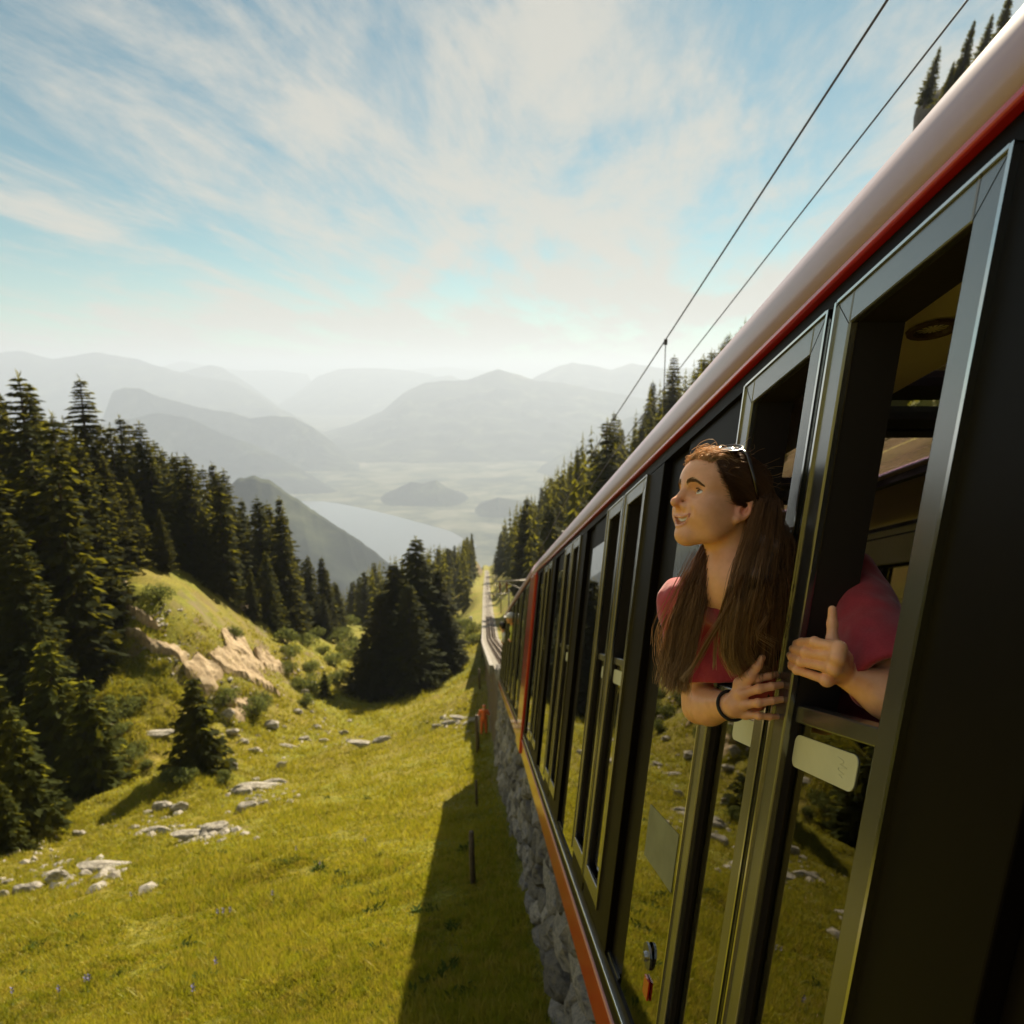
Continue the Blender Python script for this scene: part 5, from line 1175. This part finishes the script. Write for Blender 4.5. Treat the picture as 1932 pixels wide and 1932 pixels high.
    def capcut(D, X):
        x, y, z = X[..., 0], np.abs(X[..., 1]), X[..., 2]
        hl_ = .020 + .62 * z + .9 * np.maximum(z - .062, 0) * 0 - .25 * np.maximum(y - .05, 0)      # hairline
        D = np.maximum(D, (x - hl_) * .8); ear = np.sqrt(((x + .012) / .026) ** 2 + ((z + .016) / .036) ** 2) - 1
        D = np.maximum(D, np.where(y > .055, -ear * .028, -1)); D = np.maximum(D, (-z - .004 - .25 * np.maximum(-.046 - x, 0)) * .8); return D + .0012 * perlin(x * 60, y * 220, z * 60)
    V, Q = nets(CAP, .0032, capcut, 16); V = relax(V, Q, 1, .4); V = HO + (V * HS) @ HM.T
    me = np_mesh('hair_cap', V, Q, True); child('hair_cap', me, M_cap)
    hs = Strands()
    def shell(p, k=1.0):       # push a local point out onto the hair shell
        c = np.array([-.018, 0, .030]); r_ = np.array([.1165, .0885, .0975]); q = (p - c) / r_; return c + q / np.linalg.norm(q) * r_ * k
    # from the hairline back over the near side of the head and behind the ear
    HL = [(.083, -.035, .070), (.085, -.01, .083), (.082, .015, .082), (.072, .036, .072), (.058, .052, .058), (.046, .062, .040), (.032, .069, .022), (.020, .073, .004), (.006, .076, -.004)]
    tail = [[(1436, 945, 1.53), (1422, 1005, 1.52), (1402, 1070, 1.50), (1388, 1135, 1.495), (1376, 1195, 1.51), (1376, 1235, 1.535), (1392, 1268, 1.56)],
            [(1450, 950, 1.54), (1440, 1020, 1.52), (1425, 1085, 1.49), (1408, 1150, 1.50), (1396, 1200, 1.525), (1404, 1238, 1.55), (1434, 1262, 1.57)],
            [(1466, 950, 1.55), (1460, 1030, 1.53), (1444, 1095, 1.52), (1426, 1155, 1.525), (1414, 1205, 1.54), (1424, 1238, 1.56), (1450, 1256, 1.57)]]
    tails = [[at(*q) for q in t] for t in tail]
    for i in range(3400):
        u = rg.random() ** .9; a = HL[min(int(u * 8), 7)]; b = HL[min(int(u * 8) + 1, 8)]; w = u * 8 - int(u * 8); p0 = np.array(a) * (1 - w) + np.array(b) * w + rg.normal(0, .004, 3) + np.array([-rg.random() * .05, 0, 0])
        kk = rg.uniform(.985, 1.035)
        e = np.array([-.064 - .03 * rg.random(), .066 + .005 * rg.normal(), .012 + .016 * rg.normal()]); m1 = p0 * .62 + e * .38 + np.array([-.01, .004, .012 * (1 - u)]); m2 = p0 * .25 + e * .75 + np.array([-.004, .004, .010 * (1 - u)])
        path = [W(*shell(p0, kk * .992)), W(*shell(m1, kk)), W(*shell(m2, kk)), W(*shell(e, kk * 1.01))]
        T = tails[min(2, int(abs(rg.normal(.2, .9))))] if u < .55 else tails[min(2, int(rg.random() * 2.2))]
        off = rg.normal(0, 1, 3) * np.array([.0062, .0075, .004]); cut_at = rg.integers(3 if T is tails[2] else 4, len(T) + (-1 if T is tails[2] else 1))
        lowk = T[:cut_at]; spread = np.linspace(.7, 1.25, len(lowk))
        path += [q + off * s + rg.normal(0, .0022, 3) for q, s in zip(lowk, spread)]
        hs.add(spline(path, 24), rg.uniform(.0005, .0009), .0003, 0, .25 + .13 * cut_at * rg.uniform(.6, 1), rg.uniform(.65, 1.35))
    # short wisps swept up at the front, sunlit gold put into their colour and tone
    for i in range(800):
        y = rg.uniform(-.05, .045); z = .083 - 6 * y * y * .6; p0 = np.array([.082 - 7 * y * y, y, z - .004]) + rg.normal(0, .003, 3); L = rg.uniform(.03, .075)
        lift = abs(rg.normal(0, .010)) + .004; fwd = rg.normal(.002, .006)
        path = [p0, p0 + np.array([fwd - .004, rg.normal(0, .003), lift * .8]), p0 + np.array([-L * .5, .008 + rg.normal(0, .006), lift + .012 + rg.normal(0, .003)]), p0 + np.array([-L, .014 + rg.normal(0, .008), .016 + rg.normal(0, .004)])]
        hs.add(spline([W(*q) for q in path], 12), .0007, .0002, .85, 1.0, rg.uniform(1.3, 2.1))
    # crown and back
    for i in range(1500):
        a = rg.uniform(-1.0, 1.5); p0 = np.array([.07 - .13 * rg.random(), .06 * math.sin(a), .10]); e = np.array([-.10 + .01 * rg.normal(), .045 * math.sin(a) + .02 * rg.normal() + .01, -.02]); kk = rg.uniform(.985, 1.03)
        m = p0 * .5 + e * .5 + np.array([-.05, 0, .05]); pth = [W(*shell(p0, kk)), W(*shell(p0 * .7 + m * .3, kk)), W(*shell(m, kk)), W(*shell(e, kk))]
        base = tails[2][rg.integers(1, 4)] + np.array([.03, .03, 0]) + rg.normal(0, .014, 3); pth += [pth[-1] * .5 + base * .5 + rg.normal(0, .006, 3), base, base + np.array([-.0, 0, -.14]) + rg.normal(0, .01, 3)]
        hs.add(spline(pth, 20), .0009, .0004, 0, .5, rg.uniform(.6, 1.2))
    # the lock in front of the far shoulder
    LB = [[W(-.045, -.03, -.06), at(1338, 1050, 1.60), at(1322, 1095, 1.585), at(1303, 1160, 1.59), at(1287, 1225, 1.60), at(1272, 1270, 1.60), at(1262, 1298, 1.60)],
          [W(-.050, -.01, -.07), at(1340, 1055, 1.60), at(1328, 1105, 1.59), at(1312, 1165, 1.59), at(1299, 1225, 1.595), at(1290, 1268, 1.60), at(1288, 1302, 1.60)],
          [W(-.04, -.04, -.06), at(1326, 1048, 1.62), at(1304, 1100, 1.60), at(1280, 1160, 1.605), at(1265, 1215, 1.61), at(1256, 1260, 1.61), at(1250, 1290, 1.61)]]
    for i in range(2300):
        T = LB[rg.choice(3, p=[.45, .33, .22])]; off = rg.normal(0, 1, 3) * np.array([.0065, .008, .004]); ce = rg.integers(4, 8); sp = np.linspace(.5, 1.25, ce)
        hs.add(spline([q + off * s + rg.normal(0, .003, 3) for q, s in zip(T[:ce], sp)], 24), .0009, .0003, .12, .45 + .085 * ce * rg.uniform(.7, 1), rg.uniform(.7, 1.4))
    LK = []
    for T, r_ in ((tails[0], .010), (tails[1], .012), (tails[2], .012)):
        LK += chain([W(-.070, .040, .035), T[0] * .35 + W(-.075, .05, -.01) * .65] + T[1:6], [.018, .016, r_, r_, r_ * .9, r_ * .7, .004], .012)
    for T, r_ in zip(LB, (.013, .012, .010)): LK += chain(T[:6], [.010, r_, r_, r_, r_ * .8, .004], .012)
    V, Q = nets(LK, .0032, lambda D, X: D + .0018 * perlin(X[..., 0] * 170, X[..., 1] * 170, X[..., 2] * 14), 16); child('hair_mass', np_mesh('hair_mass', relax(V, Q, 1), Q, True), M_cap)
    # single thin locks crossing the shirt
    for pts, n, sd in (([(1400, 1085, 1.47), (1372, 1150, 1.49), (1338, 1205, 1.52), (1309, 1256, 1.56), (1288, 1279, 1.57)], 60, .0028), ([(1372, 1120, 1.49), (1352, 1180, 1.52), (1349, 1230, 1.54), (1347, 1262, 1.55)], 16, .002), ([(1440, 1090, 1.49), (1452, 1150, 1.50), (1430, 1195, 1.50), (1458, 1218, 1.51)], 14, .006), ([(1262, 1150, 1.6), (1240, 1215, 1.6), (1252, 1262, 1.6)], 10, .006), ([(1310, 1040, 1.6), (1272, 1120, 1.6), (1242, 1180, 1.6), (1238, 1225, 1.6)], 12, .006)):
        for _ in range(n):
            o = rg.normal(0, sd, 3); hs.add(spline([at(*q) + o * s + rg.normal(0, .001, 3) for q, s in zip(pts, np.linspace(.7, 1.4, len(pts)))], 18), .0007, .00025, .4, 1, rg.uniform(.8, 1.4))
    # flyaway hairs
    for i in range(60):
        p = shell(np.array([rg.uniform(-.09, .08), rg.uniform(-.05, .07), rg.uniform(.05, .1)]), 1.01); d = p / np.linalg.norm(p) * rg.uniform(.01, .03) + np.array([-.02, rg.normal(0, .012), rg.normal(0, .008)])
        hs.add(spline([W(*p), W(*(p + d * .5 + rg.normal(0, .004, 3))), W(*(p + d))], 8), .0004, .0002, .5, .9, 1.2)
    o = hs.build('hair', M_hair, root); o.matrix_parent_inverse = inv
    # brows and lashes
    sets = []
    def fx(y, z):      # the face's own surface in front of (y, z)
        xs = np.linspace(.03, .12, 181); F_ = field(Hd, np.stack([xs, np.full(181, y), np.full(181, z)], -1)); k = np.where(F_ < 0)[0]; return xs[k[-1]] if len(k) else .05
    for s in (-1, 1):
        bs = Strands(); ls = Strands(); sets += [(bs, 'eyebrow'), (ls, 'eyelashes')]
        arc = [np.array((fx(y * s, z) + .0002, y * s, z)) for y, z in ((.0115, .0200), (.022, .0232), (.032, .0242), (.042, .0215), (.051, .0145))]
        B = spline(arc, 60)
        for i in range(330):
            j = rg.integers(0, 59); c = B[j] + np.array([0, 0, rg.normal(0, .0024 * (1.25 - j / 75))]); d = (B[min(j + 6, 59)] - B[max(j - 1, 0)]); d = d / (np.linalg.norm(d) + 1e-9) * .006 + np.array([.0012, 0, .0014]); bs.add(np.array([W(*c), W(*(c + d * .5 + np.array([.0006, 0, .0003]))), W(*(c + d))]), .0006, .0003, .45, .65, .85)
        e = EY[0 if s < 0 else 1]
        for i in range(34):
            t = .3 + .7 * i / 33; y = e[1] + s * (-.0105 + .0235 * t); z = e[2] + .0068 * math.sin(math.pi * min(t * .95 + .05, 1)) + .0012 * t; x = fx(y, z + .0012) + .0003; c = np.array([x, y, z])
            ls.add(np.array([W(*c), W(*(c + np.array([.0022, .001 * s, .0002]))), W(*(c + np.array([.0036, .002 * s * t, .0016])))]), .00035, .00015, 0, 0, .5)
    for st, nm in sets: o = st.build(nm, M_hair, root); o.matrix_parent_inverse = inv
    # sunglasses pushed up on the hair
    sg = empty('sunglasses', W(.04, 0, .112), 'dark framed sunglasses pushed up on the hair of the laughing woman', 'sunglasses'); ivs = Matrix.Translation(-Vector(W(.04, 0, .112)))
    m_fr = simple('dark_tortoise_frame', (.02, .008, .006), .2, coat=.5); m_ln = simple('mirror_lens', (.80, .79, .77), .06, metal=.9)
    nrm = np.array([.50, 0, .866]); tz = np.array([-.866, 0, .5])
    fm_ = MB(); lm = []
    for s in (-1, 1):
        c = np.array([.026, .0345 * s, .1265]); ring = []; 
        for k in range(28):
            t = 2 * math.pi * k / 28; a = math.copysign(abs(math.cos(t)) ** .8, math.cos(t)) * .0300; b = math.copysign(abs(math.sin(t)) ** .8, math.sin(t)) * .0235; y = c[1] + a; ring.append(np.array([c[0], y, c[2]]) + tz * b - nrm * (y * y * 3.2))
        fm_.tube([tuple(W(*q)) for q in ring + ring[:1]], .0030, 7, False); L = MB(); cc = W(*(c - nrm * (c[1] ** 2 * 3.2 - .002))); n = 28
        L.add([tuple(W(*q)) for q in ring] + [tuple(cc)] + [tuple(W(*(q - nrm * .0016))) for q in ring] + [tuple(cc - HM @ nrm * .0016)], [(k, (k + 1) % n, n) for k in range(n)] + [(n + 1 + (k + 1) % n, n + 1 + k, 2 * n + 1) for k in range(n)] + [(k, n + 1 + k, n + 1 + (k + 1) % n, (k + 1) % n) for k in range(n)]); lm.append(L)
        h0 = np.array([.026, .066 * s, .1265]) - nrm * (.066 ** 2 * 3.2) + tz * .006
        fm2 = MB(); fm2.tube([tuple(W(*q)) for q in (h0, h0 + np.array([-.012, .012 * s, -.008]), np.array([-.018, .092 * s, .055]), np.array([-.042, .092 * s, .012]))], [.0048, .0048, .0038, .0026], 7); o = fm2.build('temple', m_fr, sg, True); o.matrix_parent_inverse = ivs
    fm_.tube([tuple(W(.026, -.008, .1295)), tuple(W(.027, 0, .131)), tuple(W(.026, .008, .1295))], .0022, 7); o = fm_.build('frame', m_fr, sg, True); o.matrix_parent_inverse = ivs
    for L in lm: o = L.build('lens', m_ln, sg, True); o.matrix_parent_inverse = ivs
woman()
# ---------------------------------------------------------------- other people
M_orange = cloth('orange_workwear', (.72, .13, .02), (.82, .18, .03), 60); M_helm = simple('orange_helmet', (.75, .20, .06), .35, coat=.4); M_yellow = cloth('yellow_shirt', (.62, .62, .03), (.72, .70, .06), 80); M_cloth_w = cloth('white_cap', (.62, .6, .56), (.72, .7, .66), 80); M_hair2 = simple('dark_hair', (.02, .012, .009), .5, var=.3, scale=40); M_boot = simple('dark_boots', (.03, .022, .018), .7)
def figure(name, root, P, vox, mat, inv):
    V, Q = nets(P, vox, None, 16); o = link(name, np_mesh(name, relax(V, Q, 1, .4), Q, True), mat, root); o.matrix_parent_inverse = inv; return o
def head_prims(C, f, s=1.0):
    f = np.array(f, float); f /= np.linalg.norm(f); l = np.cross([0, 0, 1], f); l /= np.linalg.norm(l); u = np.cross(f, l); M = np.stack([f, l, u], 1); C = np.array(C, float)
    L = [ell((-.008, 0, .034), (.100, .077, .086), .02), ell((.030, 0, -.022), (.060, .058, .080), .03), cone((.03, .03, -.08), (.07, 0, -.098), .012, .014, .03), cone((.03, -.03, -.08), (.07, 0, -.098), .012, .014, .03), cone((.088, 0, .012), (.112, 0, -.03), .009, .010, .01), ell((-.015, .078, -.012), (.018, .008, .03), .006), ell((-.015, -.078, -.012), (.018, .008, .03), .006), cut(ell((.098, .033, .002), (.016, .016, .010)), .01), cut(ell((.098, -.033, .002), (.016, .016, .010)), .01), cone((.092, .02, -.062), (.092, -.02, -.062), .006, .006, .006), cone((-.02, 0, -.05), (-.04, 0, -.17), .055, .058, .03)]
    return [xf(p, M, C, s) for p in L], M
def worker():
    F = hit(913, 1388); F = F + np.array([0, .2, 0]); root = empty('person', F, 'railway worker in orange workwear and helmet standing at the foot of the stone wall', 'person'); inv = Matrix.Translation(-Vector(F))
    B = lambda x, y, z: F + np.array([x, y, z])
    hp, M = head_prims(B(.02, .06, 1.60), (.5, .8, -.25))
    body = hp + chain([B(-.24, .0, 1.36), B(-.30, .10, 1.08), B(-.20, .34, 1.02)], [.05, .042, .032], .02) + chain([B(.22, .04, 1.36), B(.29, .16, 1.10), B(.2, .38, 1.04)], [.05, .042, .032], .02) + [cone(B(0, 0, 1.45), B(0, 0, 1.0), .09, .11, .05)]
    for sx in (-.20, .2):
        for k in range(4): body += chain([B(sx, .36, 1.03), B(sx + .014 * (k - 1.5), .42, 1.02 - .01 * k), B(sx + .016 * (k - 1.5), .45, .98 - .008 * k)], [.022, .010, .008], .006)
        body += chain([B(sx, .35, 1.04), B(sx - .05 * (1 if sx > 0 else -1), .40, 1.03)], [.014, .010], .006)
    figure('body', root, body, .011, M_skin, inv)
    jk = [cone(B(-.18, .0, 1.40), B(.18, .03, 1.40), .075, .075, .06), cone(B(0, 0, 1.36), B(0, -.02, .98), .15, .155, .08), cone(B(-.20, 0, 1.38), B(-.30, .10, 1.09), .075, .062, .03), cone(B(-.30, .10, 1.09), B(-.22, .30, 1.03), .062, .05, .02), cone(B(.20, .04, 1.38), B(.29, .16, 1.11), .075, .062, .03), cone(B(.29, .16, 1.11), B(.21, .34, 1.05), .062, .05, .02)]
    figure('jacket', root, jk, .016, M_orange, inv)
    figure('trousers', root, [cone(B(-.09, -.02, .98), B(-.12, -.02, .5), .115, .085, .05), cone(B(-.12, -.02, .5), B(-.13, -.06, .09), .085, .07, .03), cone(B(.09, 0, .98), B(.12, .06, .52), .115, .085, .05), cone(B(.12, .06, .52), B(.13, .02, .1), .085, .07, .03)], .016, M_orange, inv)
    for sx, dy in ((-.13, -.06), (.13, .02)): figure('boot', root, [cone(B(sx, dy, .05), B(sx, dy + .18, .04), .055, .045, .03)], .012, M_boot, inv)
    H = np.array(B(.02, .06, 1.60)); figure('helmet', root, [xf(p, M, H, 1.0) for p in (ell((-.005, 0, .06), (.13, .105, .085), .01), ell((.05, 0, .045), (.105, .095, .012), .02), cut(ell((-.005, 0, -.02), (.2, .2, .05)), .005))], .010, M_helm, inv)
worker()
def leaner(px, py, d, label, shirt, top, topmat, f):
    C = at(px, py, d); root = empty('person', C + np.array([.25, 0, -1.2]), label, 'person'); inv = Matrix.Translation(-Vector(C + np.array([.25, 0, -1.2])))
    hp, M = head_prims(C, f); S0 = C + np.array([.10, .0, -.23])
    figure('body', root, hp + [cone(S0 + [0, -.17, -.02], S0 + [-.08, -.10, -.30], .05, .04, .03), cone(S0 + [-.08, -.10, -.30], S0 + [-.12, .06, -.33], .038, .03, .02), cone(S0, S0 + [.3, 0, -.5], .09, .11, .05)], .009, M_skin, inv)
    figure('shirt', root, [cone(S0 + [0, -.17, -.02], S0 + [.02, .17, -.02], .075, .075, .06), cone(S0 + [.02, 0, -.05], S0 + [.32, 0, -.5], .14, .15, .08), cone(S0 + [0, -.18, -.03], S0 + [-.06, -.14, -.22], .07, .065, .03)], .012, shirt, inv)
    figure(top, root, [xf(p, M, C, 1.0) for p in ([ell((-.012, 0, .05), (.112, .09, .085), .01), ell((.08, 0, .055), (.08, .065, .010), .02), cut(ell((-.005, 0, -.035), (.2, .2, .055)), .005)] if top == 'cap' else [ell((-.022, 0, .045), (.112, .092, .092), .01), ell((-.05, 0, -.02), (.075, .08, .085), .03), cut(ell((.10, 0, -.015), (.075, .1, .07)), .01)])], .008, topmat, inv)
leaner(963, 1166, 17.6, 'passenger in a yellow shirt and white cap leaning out of the far railway car', M_yellow, 'cap', M_cloth_w, (-.8, -.2, -.1))
leaner(947, 1181, 24.0, 'dark haired passenger looking out near the far end of the second railway car', M_cloth_w, 'hair', M_hair2, (-.6, .7, -.1))
